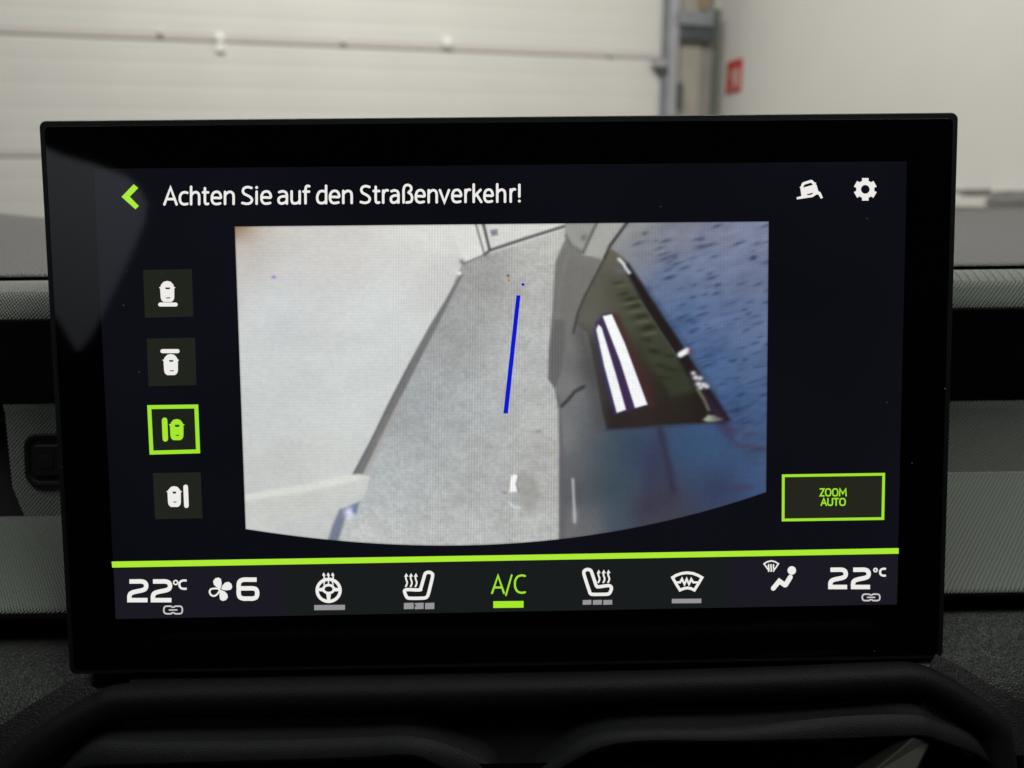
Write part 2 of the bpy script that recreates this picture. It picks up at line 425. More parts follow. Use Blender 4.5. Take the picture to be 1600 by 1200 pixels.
# left fabric panels
pl = rows(50, [(636, .080), (631, .0655), (633, .0640), (645, .0633), (700, .0602), (760, .0568), (806, .0542)])
x3 = P(4, 640, .066).x; x20 = P(24, 806, .0542).x
def sk(t): return (x20-x3)*t+.004*max(0, (t-.8)/.2)**2
sweep('fabric_panel', pl, x3, .02, M['fabric'], dash, nx=2, skew=sk)
pl2 = rows(50, [(806.3, .0542), (810, .0526), (880, .0250), (945, .0045), (955, .0015), (960, .002), (964, .008), (968, .022)])
sweep('fabric_shelf', pl2, -1.1, .02, M['fabric'], dash)
# dark cowl side left of the fabric panel
sweep('cowl_side', rows(0, [(630, .09), (815, .060)]), -1.1, x3+.03, M['slot'], dash, smooth=False)
# lower leather-grain panel
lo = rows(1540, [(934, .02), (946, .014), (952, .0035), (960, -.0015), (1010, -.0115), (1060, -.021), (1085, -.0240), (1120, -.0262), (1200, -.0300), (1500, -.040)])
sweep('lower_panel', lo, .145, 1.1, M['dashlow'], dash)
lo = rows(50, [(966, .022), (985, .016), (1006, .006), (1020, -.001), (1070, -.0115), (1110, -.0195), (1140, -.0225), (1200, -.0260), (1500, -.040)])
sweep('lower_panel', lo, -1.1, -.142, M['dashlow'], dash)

# switch on the left fabric panel
swn = Vector((0, pl[3][1]-pl[6][1], (pl[3][0]-pl[6][0])*-1)).normalized()
def panel_pt(px, py, lift=0):
    o = Vector((0, pl[5][0], pl[5][1])); n = Vector((0, -(pl[4][1]-pl[6][1]), (pl[4][0]-pl[6][0]))).normalized()
    if n.y > 0: n = -n
    return PP(px, py, o+n*lift, n), n
def rrect(w, h, r, n=6):
    out = []
    for cx, cy, a in ((w-r, h-r, 0), (-w+r, h-r, 90), (-w+r, -h+r, 180), (w-r, -h+r, 270)):
        for i in range(n+1):
            t = radians(a+90*i/n); out.append((cx+r*cos(t), cy+r*sin(t)))
    return out
c_, n_ = panel_pt(86, 719, .001)
up = Z-n_*Z.dot(n_); up.normalize()
sw_ = thing('dashboard_switch', c_, 'black rounded square switch set in the fabric panel left of the display', 'switch')
def slab(loops, c, ax, ay, az):
    v, f = [], []; m = len(loops[0][0])
    for lp, z in loops:
        for x, y in lp: v.append(Vector(c)+ax*x+ay*y+az*z)
    for k in range(len(loops)-1):
        for i in range(m):
            j = (i+1) % m; f.append((k*m+i, k*m+j, (k+1)*m+j, (k+1)*m+i))
    f.append(tuple(range(m))[::-1]); f.append(tuple(range((len(loops)-1)*m, len(loops)*m)))
    return v, f
v, f = slab([(rrect(.0132, .0120, .0062), -.003), (rrect(.0132, .0120, .0062), .0006), (rrect(.0124, .0112, .0056), .0011), (rrect(.0112, .0100, .0048), .0009), (rrect(.0106, .0094, .0044), .0002)], c_, X, up, n_)
obj('button_body', v, f, plain('switch_black', (.007, .0075, .007), .6, spec=.2), sw_)
v, f = slab([(rrect(.0096, .0070, .0022), .0001), (rrect(.0096, .0070, .0022), .0010), (rrect(.0090, .0064, .0018), .0014)], c_, X, up, n_)
obj('key_cap', v, f, plain('switch_cap', (.011, .0113, .011), .55, spec=.2, bump=.2, bscale=900), sw_)
v, f = slab([(rrect(.0036, .0030, .0014), .0012), (rrect(.0036, .0030, .0014), .0017), (rrect(.0030, .0024, .0011), .0018)], c_-X*.0035-up*.0005, X, up, n_)
obj('press_pad', v, f, M['blackplastic'], sw_)

# ================================================================== CONSOLE BELOW THE DISPLAY
con = thing('centre_console', (0, -.03, -.16), 'black centre console tray with arched trim under the display', 'console')
def smooth_path(pts, n=6):
    pts = [Vector(p) for p in pts]; out = []
    for i in range(len(pts)-1):
        p0 = pts[max(0, i-1)]; p1 = pts[i]; p2 = pts[i+1]; p3 = pts[min(len(pts)-1, i+2)]
        for k in range(n):
            t = k/n
            out.append(.5*((2*p1)+(p2-p0)*t+(2*p0-5*p1+4*p2-p3)*t*t+(3*p1-p0-3*p2+p3)*t**3))
    out.append(pts[-1]); return out
def tube(name, pts, ra, rb, nrm, mat, parent, seg=14):
    v, f = [], []; n = len(pts)
    for i, p in enumerate(pts):
        t = (pts[min(n-1, i+1)]-pts[max(0, i-1)]).normalized()
        b = t.cross(nrm).normalized(); c = b.cross(t).normalized()
        for k in range(seg):
            a = 2*pi*k/seg; v.append(p+b*ra*cos(a)+c*rb*sin(a))
    for i in range(n-1):
        for k in range(seg):
            l = (k+1) % seg; f.append((i*seg+k, i*seg+l, (i+1)*seg+l, (i+1)*seg+k))
    f.append(tuple(range(seg))[::-1]); f.append(tuple(range((n-1)*seg, n*seg)))
    return obj(name, v, f, mat, parent, True)
ap = [(-60, 1275), (20, 1202), (60, 1168), (110, 1133), (160, 1106), (205, 1093), (400, 1087), (800, 1080), (1200, 1068), (1370, 1061), (1425, 1061), (1468, 1078), (1515, 1108), (1545, 1132), (1556, 1165), (1562, 1260)]
YA = -.036
tube('arch_trim', smooth_path([P(x, y, YA-.00008*max(0, y-1060)) for x, y in ap]), .0056, .0060, Vector((0, -.75, .66)), M['trim'], con)
# near-black strips standing in for the arch's shadow and the gap beside it
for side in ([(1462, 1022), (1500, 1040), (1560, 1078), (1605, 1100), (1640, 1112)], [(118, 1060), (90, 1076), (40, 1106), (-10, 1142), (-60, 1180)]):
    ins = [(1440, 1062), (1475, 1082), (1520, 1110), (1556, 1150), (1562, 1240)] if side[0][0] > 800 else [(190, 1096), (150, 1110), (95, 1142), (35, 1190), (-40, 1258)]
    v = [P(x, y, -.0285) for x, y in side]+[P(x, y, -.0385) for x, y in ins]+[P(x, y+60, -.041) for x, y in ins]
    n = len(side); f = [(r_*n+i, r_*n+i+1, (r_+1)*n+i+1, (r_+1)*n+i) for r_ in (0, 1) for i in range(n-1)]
    obj('arch_flank_shade', v, f, M['flank'], con, True)
# tray back wall
bw = [P(205, 1025, -.0100), P(1415, 1003, -.0100), P(203, 1066, -.0163), P(1422, 1046, -.0163), P(150, 1110, -.034), P(1465, 1085, -.034), P(20, 1300, -.045), P(1560, 1300, -.045)]
obj('tray_back', bw, [(0, 2, 3, 1), (2, 4, 5, 3), (4, 6, 7, 5)], M['slot'], con)
# tray rim: three rows of points
rim = [  # upper, crease, edge
 ((95, 1190), (95, 1200), (90, 1212)), ((150, 1128), (145, 1160), (135, 1196)), ((225, 1124), (225, 1159), (225, 1192)), ((400, 1124), (400, 1157), (400, 1187)),
 ((560, 1122), (560, 1152), (560, 1182)), ((640, 1120), (640, 1150), (640, 1178)), ((700, 1134), (700, 1164), (690, 1196)), ((770, 1160), (765, 1192), (750, 1225)),
 ((800, 1195), (800, 1215), (800, 1245)), ((850, 1160), (850, 1190), (868, 1203)), ((950, 1112), (948, 1140), (965, 1160)), ((1150, 1106), (1150, 1134), (1150, 1156)),
 ((1320, 1098), (1320, 1119), (1320, 1152)), ((1415, 1088), (1425, 1117), (1420, 1148)), ((1455, 1103), (1465, 1128), (1460, 1152)), ((1525, 1146), (1527, 1155), (1544, 1187)), ((1546, 1200), (1546, 1210), (1552, 1222))]
rws = [smooth_path([P(r_[0][0], r_[0][1], -.036) for r_ in rim], 5), smooth_path([P(r_[1][0], r_[1][1], -.0445) for r_ in rim], 5), smooth_path([P(r_[2][0], r_[2][1], -.0505) for r_ in rim], 5),
       smooth_path([P(r_[2][0], r_[2][1]+3, -.0500) for r_ in rim], 5), smooth_path([P(r_[2][0], r_[2][1]+6, -.038) for r_ in rim], 5)]
for nm, pair in (('tray_wall', (0, 1)), ('tray_rim', (1, 2, 3, 4))):
    v, f = [], []; n = len(rws[0])
    for k in pair: v += rws[k]
    for k in range(len(pair)-1):
        for i in range(n-1): f.append((k*n+i, k*n+i+1, (k+1)*n+i+1, (k+1)*n+i))
    obj(nm, v, f, M['trimsoft'], con, True)
# metal strip rising from the tray
q = [(1325, 1206), (1408, 1154), (1430, 1152), (1458, 1153), (1425, 1212), (1372, 1207)]
v = [P(1315, 1212, -.062), P(1409, 1154, -.047), P(1457, 1154, -.047), P(1428, 1212, -.062), P(1352, 1214, -.066), P(1428, 1151, -.050),
     P(1315, 1216, -.05), P(1409, 1160, -.04), P(1457, 1160, -.04), P(1428, 1216, -.05)]
f = [(0, 4, 5, 1), (4, 3, 2, 5), (0, 1, 7, 6), (2, 3, 9, 8), (1, 5, 2, 8, 7), (0, 6, 9, 3, 4), (6, 7, 8, 9)]
bevel(obj('metal_strip', v, f, M['chrome'], con), .0006, 2)
bw = [P(0, 1205, -.046), P(1600, 1180, -.046), P(1600, 1400, -.06), P(0, 1400, -.06)]
obj('tray_floor', bw, [(3, 2, 1, 0)], M['piano'], con)

# ================================================================== DISPLAY
rot = Matrix((SX, SY, SN)).transposed()
disp = empty('infotainment_display', (0, 0, 0), rot, 'wide black car touchscreen showing a side camera view and climate bar', 'display')
PW, PH, PX0, PY0 = .1625, .1001, -.0001, -.0021
def rr(w, h, r): return [(PX0+x, PY0+y) for x, y in rrect(w, h, r)]
E3 = (Vector((0, 0, 0)), X, Yv, Z)
v, f = slab([(rr(PW-.006, PH-.006, .0022), -.0150), (rr(PW-.0015, PH-.0015, .0024), -.0125), (rr(PW, PH, .0025), -.011), (rr(PW, PH, .0025), -.0010), (rr(PW-.0004, PH-.0004, .0023), -.0004), (rr(PW-.0020, PH-.0020, .0018), -.0004)], *E3)
obj('housing', v, f, M['housing'], disp)
v, f = slab([(rr(PW-.0023, PH-.0023, .0018), -.0030), (rr(PW-.0023, PH-.0023, .0018), -.00005), (rr(PW-.00235, PH-.00235, .0018), 0)], *E3)
obj('cover_glass', v, f, M['glass'], disp)
v, f = box((0, -.03, -.04), X, Yv, Z, .05, .03, .026); bevel(obj('mount', v, f, M['blackplastic'], disp), .004)

LAYER = [0]
class Flat:
    """flat lit shapes on the glass, drawn in photograph pixels, one mesh"""
    def __init__(s, z): s.z = z; s.v = []; s.f = []; s.k = 0; s.T = lambda x, y: (x, y)
    def crop(s, ox, oy, sc): s.T = lambda x, y: (ox+x/sc, oy+y/sc); s.sc = sc; return s
    def put(s, pts):
        b = len(s.v); z = s.z+s.k*4e-6
        for p in pts:
            u = S(*p); s.v.append((u[0], u[1], z))
        return b
    def poly(s, pts, raw=False):
        pts = [s.T(*p) for p in pts] if not raw else pts
        a = sum(pts[i][0]*pts[(i+1) % len(pts)][1]-pts[(i+1) % len(pts)][0]*pts[i][1] for i in range(len(pts)))
        if a > 0: pts = pts[::-1]
        s.k += 1; b = s.put(pts); s.f.append(tuple(range(b, b+len(pts))))
    def ell(s, cx, cy, rx, ry=None, n=24):
        ry = ry or rx
        s.poly([(cx+rx*cos(2*pi*i/n), cy+ry*sin(2*pi*i/n)) for i in range(n)])
    def stroke(s, pts, w, closed=False, smooth=False, raw=False, cap=True):
        if not raw: pts = [s.T(*p) for p in pts]
        pts = [Vector(p) for p in pts]
        if smooth:
            n = len(pts); out = []
            for i in range(n if closed else n-1):
                g = (lambda j: pts[j % n]) if closed else (lambda j: pts[min(n-1, max(0, j))])
                p0, p1, p2, p3 = g(i-1), g(i), g(i+1), g(i+2)
                for k in range(5):
                    t = k/5; out.append(.5*((2*p1)+(p2-p0)*t+(2*p0-5*p1+4*p2-p3)*t*t+(3*p1-p0-3*p2+p3)*t**3))
            if not closed: out.append(pts[-1])
            pts = out
        q = [pts[0]]
        for p in pts[1:]:
            if (p-q[-1]).length > .05: q.append(p)
        pts = q; n = len(pts)
        if n < 2: return
        Lp, Rp = [], []
        for i in range(n):
            if closed: a = pts[i]-pts[i-1]; b = pts[(i+1) % n]-pts[i]
            else:
                a = pts[i]-pts[i-1] if i else pts[1]-pts[0]; b = pts[i+1]-pts[i] if i < n-1 else a
                if i == n-1: b = a
            a = a.normalized(); b = b.normalized()
            na = Vector((-a.y, a.x)); nb = Vector((-b.y, b.x)); m = na+nb
            m = m.normalized() if m.length > 1e-6 else na
            k = w/2/max(.45, m.dot(na))
            Lp.append(pts[i]+m*k); Rp.append(pts[i]-m*k)
        s.k += 1
        b0 = s.put([tuple(p) for p in Lp]); b1 = s.put([tuple(p) for p in Rp])
        for i in range(n if closed else n-1):
            j = (i+1) % n; s.f.append((b0+i, b0+j, b1+j, b1+i))
        if not closed and cap:
            for p, d, l, r_ in ((pts[0], (pts[0]-pts[1]).normalized(), Lp[0], Rp[0]), (pts[-1], (pts[-1]-pts[-2]).normalized(), Lp[-1], Rp[-1])):
                a0 = atan2((l-p).y, (l-p).x); cr = d.x*(l-p).y-d.y*(l-p).x
                sg_ = -1 if cr > 0 else 1
                fan = [tuple(p+Vector((cos(a0+sg_*pi*i/6), sin(a0+sg_*pi*i/6)))*w/2) for i in range(7)]
                if sg_ > 0: fan = fan
                bb = s.put(fan); s.f.append(tuple(range(bb, bb+7)))
    def build(s, name, mat, parent, label=None):
        me = bpy.data.meshes.new(name); me.from_pydata(s.v, [], s.f); me.materials.append(mat)
        bm = bmesh.new(); bm.from_mesh(me)
        for fc in bm.faces:
            fc.normal_update()
            if fc.normal.z < 0: fc.normal_flip()
        bm.to_mesh(me); bm.free(); me.update()
        o = bpy.data.objects.new(name, me); COL.objects.link(o); o.parent = parent
        if label: o['label'] = label
        return o
Z0, Z1, Z2, Z3, Z4 = .00010, .00020, .00030, .00040, .00050

g = Flat(Z0); g.poly([(147, 264), (1417, 252), (1401, 944), (181, 967)]); screen = g.build('screen_area', M['bg'], disp, 'dark navy lit screen area')

# ---------------- lettering
XH = .72
G = {
 'A': [(0, [(0, 0), (.5, 1), (1, 0)]), (0, [(.17, .32), (.83, .32)])],
 'c': [(1, [(1, .69), (.62, .72), (.25, .66), (.03, .5), (0, .36), (.03, .2), (.25, .05), (.62, 0), (1, .03)])],
 'h': [(0, [(0, 0), (0, 1.04)]), (1, [(0, .53), (.3, .68), (.65, .72), (.93, .62), (1, .42), (1, .2), (1, 0)])],
 't': [(1, [(.38, .95), (.38, .6), (.38, .25), (.45, .06), (.68, 0), (1, .02)]), (0, [(0, .7), (1, .7)])],
 'e': [(1, [(.02, .37), (.5, .37), (1, .37), (.97, .57), (.78, .70), (.5, .73), (.2, .67), (.03, .5), (0, .36), (.03, .18), (.22, .04), (.55, 0), (.95, .04)])],
 'n': [(0, [(0, 0), (0, .72)]), (1, [(0, .53), (.3, .68), (.65, .72), (.93, .62), (1, .42), (1, .2), (1, 0)])],
 'S': [(1, [(.95, .95), (.55, 1), (.18, .93), (.06, .76), (.2, .6), (.5, .51), (.82, .4), (1, .24), (.85, .06), (.45, 0), (0, .05)])],
 'i': [(0, [(.5, 0), (.5, .72)]), ('d', (.5, .97))],
 'a': [(1, [(.08, .68), (.5, .73), (.88, .66), (1, .48), (1, .25), (1, 0)]), (1, [(1, .42), (.45, .42), (.1, .34), (0, .2), (.1, .05), (.4, 0), (.78, .06), (1, .18)])],
 'u': [(1, [(0, .72), (0, .4), (0, .22), (.12, .04), (.42, 0), (.75, .04), (1, .16)]), (0, [(1, .72), (1, 0)])],
 'f': [(1, [(.35, 0), (.35, .4), (.35, .78), (.45, .98), (.68, 1.04), (1, 1.02)]), (0, [(0, .7), (.95, .7)])],
 'd': [(0, [(1, 0), (1, 1.04)]), (1, [(1, .66), (.6, .73), (.2, .65), (0, .36), (.12, .08), (.5, 0), (.8, .05), (1, .15)])],
 'r': [(0, [(0, 0), (0, .72)]), (1, [(0, .5), (.3, .67), (.62, .74), (1, .73)])],
 'ß': [(1, [(0, 0), (0, .4), (0, .75), (.15, .98), (.5, 1.05), (.85, .95), (.88, .75), (.6, .6), (.85, .5), (1, .28), (.85, .05), (.35, 0)])],
 'v': [(0, [(0, .72), (.5, 0), (1, .72)])],
 'k': [(0, [(0, 0), (0, 1.04)]), (0, [(0, .30), (.9, .72)]), (0, [(.36, .46), (1, 0)])],
 '!': [(0, [(.5, .3), (.5, 1)]), ('d', (.5, .03))],
 'Z': [(0, [(0, 1), (1, 1), (0, 0), (1, 0)])],
 'O': [(2, [(.5, 1), (.88, .9), (1, .5), (.88, .1), (.5, 0), (.12, .1), (0, .5), (.12, .9)])],
 'M': [(0, [(0, 0), (.06, 1), (.5, .3), (.94, 1), (1, 0)])],
 'U': [(1, [(0, 1), (0, .6), (0, .28), (.14, .06), (.5, 0), (.86, .06), (1, .28), (1, .6), (1, 1)])],
 'T': [(0, [(0, 1), (1, 1)]), (0, [(.5, 1), (.5, 0)])],
 'C': [(1, [(1, .97), (.65, 1), (.25, .92), (.03, .7), (0, .5), (.03, .3), (.25, .08), (.65, 0), (1, .03)])],
 '2': [(1, [(0, 1), (.35, 1), (.72, 1), (.93, .93), (1, .76), (.93, .6), (.72, .52), (.3, .44), (.07, .35), (0, .2), (0, 0.0)]), (4, [(0, 0), (1, 0)])],
 '6': [(1, [(.97, 1), (.6, 1), (.28, 1), (.07, .92), (0, .75), (0, .5), (0, .25), (.07, .07), (.28, 0), (.5, 0), (.75, 0), (.94, .07), (1, .27), (.94, .48), (.75, .54), (.4, .54), (.02, .54)])],
}
def glyph(fl, ch, x0, x1, base, cap, w, flatcap=False):
    x0 += w/2; x1 -= w/2; b = base-w/2*0.9; c = cap-w*.9
    def m(p): return (x0+(x1-x0)*p[0], b-c*p[1])
    for kind, pts in G[ch]:
        if kind == 'd':
            q = m(pts); fl.k += 0
            old = fl.T; fl.T = lambda x, y: (x, y); fl.ell(q[0], q[1], w*.58, w*.58, 14); fl.T = old
        elif kind == 4: q = [m(p) for p in pts]; fl.stroke([(q[0][0]-w/2, q[0][1]), (q[1][0]+w*.3, q[1][1])], w, raw=True, cap=False)
        else: fl.stroke([m(p) for p in pts], w, closed=(kind == 2), smooth=(kind in (1, 2)), raw=True, cap=not flatcap)
TITLE = [('A', 255.3, 278.3), ('c', 279.5, 295), ('h', 297, 313.5), ('t', 315.5, 327.5), ('e', 329.5, 347), ('n', 350, 367.3), ('S', 377, 396), ('i', 398.3, 404.3), ('e', 407, 425),
 ('a', 433.5, 450.5), ('u', 454, 470.5), ('f', 472.5, 485.5), ('d', 494, 511.7), ('e', 514, 531.7), ('n', 534.7, 551.7), ('S', 562, 580), ('t', 582, 594.5), ('r', 597, 608), ('a', 609, 624.7),
 ('ß', 628.8, 646), ('e', 648, 665), ('n', 668, 684.4), ('v', 685.5, 703.5), ('e', 705, 722), ('r', 725.5, 736.5), ('k', 738.3, 754), ('e', 755, 771.3), ('h', 775, 791), ('r', 796, 806.5), ('!', 808.3, 814.6)]
t = Flat(Z1)
for ch, a_, b_ in TITLE: glyph(t, ch, a_, b_, 321.3-(a_-255)*4.4/559, 29.6, 3.9)
t.build('title_text', M['white'], disp, 'white warning line Achten Sie auf den Straßenverkehr!')

g = Flat(Z1).crop(170, 260, 4.571); g.poly([(180, 128), (212, 155), (152, 217), (217, 284), (192, 307), (93, 218)]); g.build('back_arrow', M['lime'], disp, 'lime green back chevron')

# gear and tilted car
g = Flat(Z1).crop(1220, 260, 8.889)
cx, cy = 1170, 320; outl = []
for k in range(6):
    a = -pi/2+k*pi/3
    for da, r in ((-.36, 124), (-.29, 163), (.29, 163), (.36, 124), (.52, 127)):
        outl.append((cx+r*cos(a+da), cy+r*sin(a+da)))
n = len(outl)
inn = [(cx+60*cos(-pi/2-.36+2*pi*i/n), cy+60*sin(-pi/2-.36+2*pi*i/n)) for i in range(n)]
b0 = g.put([g.T(*p) for p in outl]); b1 = g.put([g.T(*p) for p in inn])
for i in range(n): j = (i+1) % n; g.f.append((b0+i, b0+j, b1+j, b1+i))
g.build('settings_icon', M['white'], disp, 'white gear settings symbol')
g = Flat(Z1).crop(1220, 260, 8.889)
g.poly([(283, 412), (268, 300), (255, 294), (275, 280), (285, 245), (305, 222), (415, 187), (440, 195), (462, 222), (490, 228), (480, 245), (495, 262), (518, 345), (548, 360), (582, 438), (552, 450), (520, 392), (490, 392), (440, 427), (220, 460), (218, 430)])
car_ic = g.build('tilted_car_icon', M['white'], disp, 'white tilted car symbol')
g = Flat(Z2).crop(1220, 260, 8.889)
g.poly([(303, 297), (325, 255), (415, 228), (442, 258)]); g.poly([(355, 400), (362, 388), (445, 366), (438, 385), (400, 400)])
g.build('cutout', M['bg'], car_ic)

# ---------------- view buttons
def btn(corners, body, win, slit, bar, lit, label, horizontal):
    fl = Flat(Z1); fl.poly(corners); b = fl.build('view_button', M['tile_on'] if lit else M['tile'], disp, label)
    mt = M['lime'] if lit else M['white']
    s = Flat(Z3); x0, y0, x1, y1 = body; w = x1-x0; h = y1-y0; c = w*.42
    dome = [(x0, y0+h*.36), (x0+w*.06, y0+h*.18), (x0+w*.25, y0+h*.04), (x0+w*.5, y0), (x1-w*.25, y0+h*.04), (x1-w*.06, y0+h*.18), (x1, y0+h*.36)]
    low = [(x1, y1-h*.2), (x1-w*.06, y1-h*.08), (x1-w*.22, y1), (x0+w*.25, y1), (x0+w*.1, y1-h*.08), (x0+w*.04, y1-h*.2)]
    s.poly(dome+low)
    ym = win[1]
    s.poly([(x0-1.6, ym-.4), (x0+1, ym-1.2), (x0+1, ym+1.6), (x0-1, ym+1.2)]); s.poly([(x1+1.6, ym-.4), (x1-1, ym-1.2), (x1-1, ym+1.6), (x1+1, ym+1.2)])
    s.build('car_symbol', mt, b)
    s = Flat(Z4); a = win; s.poly([(a[0], a[1]), (a[2], a[1]), (a[2]-.8, a[3]), (a[0]+.8, a[3])]); a = slit
    s.poly([(a[0], a[1]+.3), (a[2], a[1]), (a[2]-1, a[3]), (a[0]+1, a[3]+.2)]); s.build('car_window', M['hole'] if not lit else glow('lit_symbol_green_dark', (38, 70, 12)), b)
    s = Flat(Z3); bx0, by0, bx1, by1 = bar
    if horizontal: s.stroke([(bx0+by1*0+3, (by0+by1)/2), (bx1-3, (by0+by1)/2)], by1-by0)
    else: s.stroke([((bx0+bx1)/2-.6, by0+3.5), ((bx0+bx1)/2+.6, by1-3.5)], bx1-bx0)
    s.build('direction_bar', mt, b)
    return b
btn([(224, 422), (300, 420.5), (302.7, 494.5), (227, 496.5)], (251, 439, 273, 472), (259, 449.3, 267, 452), (260, 464.6, 267.5, 466.2), (248, 472.7, 278.2, 479), False, 'button with car symbol above a bar', True)
btn([(229.7, 529), (305, 527.5), (307.3, 601.5), (232.5, 603.5)], (256.3, 553, 278.7, 586), (265, 562.5, 272, 565.2), (266, 578.3, 273, 579.8), (251.6, 545.4, 281.2, 551.8), False, 'button with car symbol under a bar', True)
b3 = btn([(232, 634.5), (308.5, 633.5), (311.5, 706.5), (235.5, 708.5)], (266.3, 654.5, 287.3, 687.5), (274, 663.3, 281.5, 666.8), (275, 679, 281.5, 680.5), (254.2, 653, 262.8, 689), True, 'selected lime-framed button with bar left of car symbol', False)
fr = Flat(Z2); fr.stroke([(233.8, 636), (307.2, 635), (310, 705), (237.3, 707)], 6.2, closed=True); fr.build('button_frame', M['limeframe'], b3)
btn([(239.2, 739), (313.7, 738), (316.8, 809.5), (242.8, 811)], (262.5, 759.2, 283.3, 791.7), (270.3, 767.6, 276.4, 770.8), (271.4, 783, 277, 784.6), (287.7, 757, 295, 793.2), False, 'button with bar right of car symbol', False)

# ---------------- zoom button
fl = Flat(Z1); fl.poly([(1221.5, 741.3), (1382.3, 738.8), (1380.8, 811.8), (1221.3, 814.3)]); zb = fl.build('zoom_button', glow('lit_olive_zoom', (36, 38, 29)), disp, 'lime-framed button reading ZOOM AUTO')
fl = Flat(Z2); fl.stroke([(1223.5, 743.2), (1380.2, 740.8), (1378.8, 809.9), (1223.2, 812.2)], 4.3, closed=True); fl.build('button_frame', M['limeframe'], zb)
fl = Flat(Z2)
for ch, a_, b_ in (('Z', 590, 657), ('O', 660, 746), ('O', 752, 838), ('M', 843, 948)): glyph(fl, ch, 1210+a_/8.42, 1210+b_/8.42, 775.4, 12.7, 2.2)
for ch, a_, b_ in (('A', 602, 688), ('U', 690, 768), ('T', 768, 846), ('O', 846, 935)): glyph(fl, ch, 1210+a_/8.42, 1210+b_/8.42, 790.2, 12.5, 2.2)
fl.build('button_text', M['limeframe'], zb)

# ---------------- climate bar
def yl(x): return 886.3-(x-177)*21/1226         # lower edge of green line
fl = Flat(Z1); fl.poly([(178, yl(178)), (443, yl(443)), (445, 962), (181, 967)]); fl.build('bar_panel', M['bar_side'], disp)
fl = Flat(Z1); fl.poly([(443, yl(443)), (1143, yl(1143)), (1142, 949), (445, 962)]); fl.build('bar_panel', M['bar_mid'], disp)
fl = Flat(Z1); fl.poly([(1143, yl(1143)), (1403, yl(1403)), (1401, 944), (1142, 949)]); fl.build('bar_panel', M['bar_side'], disp)
fl = Flat(Z2); fl.poly([(175, 877), (800, 866.8), (1403.5, 856), (1403.5, 864.8), (800, 875.5), (176, 886.5)]); fl.build('divider_line', glow('lit_green_line', (172, 234, 52)), disp, 'long lime green divider line')
def link_icon(cr, x0, y0, x1, y1, parent):
    s = Flat(Z2).crop(*cr); w = (x1-x0); h = (y1-y0); ym = (y0+y1)/2; xm = (x0+x1)/2
    for q in (-1, 1):
        pts = [(.035, .30), (.09, .40), (.16, .42), (.32, .42), (.43, .32), (.465, .0), (.43, -.32), (.32, -.42), (.16, -.42), (.09, -.40), (.035, -.30)]
        s.stroke([(xm+q*a*w, ym+b_*h) for a, b_ in pts], 2.3, smooth=True)
    s.stroke([(xm-.19*w, ym), (xm+.19*w, ym)], 2.0)
    return s.build('link_icon', M['greylink'], parent)
def temp(cr, d1, d2, yt, yb, ring, cbox, lk, label):
    ox, oy, sc = cr; s = Flat(Z2)
    for a_, b_ in (d1, d2): glyph(s, '2', ox+a_/sc, ox+b_/sc, oy+yb/sc, (yb-yt)/sc, 6.9, True)
    rx, ry, r_ = ring; q = (ox+rx/sc, oy+ry/sc)
    s.stroke([(q[0]+r_*cos(2*pi*i/14), q[1]+r_*sin(2*pi*i/14)) for i in range(14)], 2.2, closed=True)
    glyph(s, 'C', ox+cbox[0]/sc, ox+cbox[1]/sc, oy+cbox[3]/sc, (cbox[3]-cbox[2])/sc, 3.3, True)
    o = s.build('temperature_readout', M['white'], disp, label)
    link_icon(cr, *lk, o)
    return o
CL, CM, CR, CF = (170, 870, 5.714), (440, 870, 4.0), (840, 860, 5.714), (1160, 850, 6.154)
temp(CL, (168, 357), (378, 570), 200, 402, (600, 227, 3.2), (624, 708, 200, 292), (488, 432, 666, 512), 'left 22 °C temperature readout')
temp(CF, (822, 1012), (1040, 1232), 226, 430, (1276, 248, 2.6), (1310, 1386, 226, 311), (1143, 474, 1324, 547), 'right 22 °C temperature readout')
# fan and number
s = Flat(Z2).crop(*CL)
for k, filled in ((0, 1), (1, 1), (2, 1), (3, 0)):
    a = radians((-112, -22, 68, 158)[k])
    bl = [(6, 0), (30, -26), (62, -40), (92, -34), (108, -8), (104, 22), (84, 38), (48, 30), (20, 16)]
    pts = [(1000+x*cos(a)-y*sin(a), 287+x*sin(a)+y*cos(a)) for x, y in bl]
    if filled: s.poly(pts)
    else: s.stroke([(1000+(x*.9+3)*cos(a)-(y*.86)*sin(a), 287+(x*.9+3)*sin(a)+(y*.86)*cos(a)) for x, y in bl], 2.8, closed=True, smooth=True)
fan = s.build('fan_icon', M['white'], disp, 'white four-blade fan symbol')
s = Flat(Z2); glyph(s, '6', 170+1143/5.714, 170+1347/5.714, 870+388/5.714, 204/5.714, 6.9, True); s.build('fan_speed', M['white'], disp, 'white number 6')
def arrows(s, xs, y0, y1, w, head, amp):
    for x in xs:
        h = y1-y0
        s.stroke([(x-amp, y1), (x+amp*.6, y1-h*.18), (x+amp, y1-h*.35), (x-amp*.2, y1-h*.55), (x-amp*.6, y1-h*.72), (x, y0+head*1.1)], w, smooth=True, cap=False)
        s.poly([(x, y0), (x+head*.75, y0+head*1.3), (x-head*.75, y0+head*1.3)])
def bars(cr, lst, y0, y1, parent, mat):
    for a_, b_ in lst:
        s = Flat(Z2).crop(*cr); s.poly([(a_, y0), (b_, y0-2), (b_, y1-2), (a_, y1)]); s.build('level_bar', mat, parent)
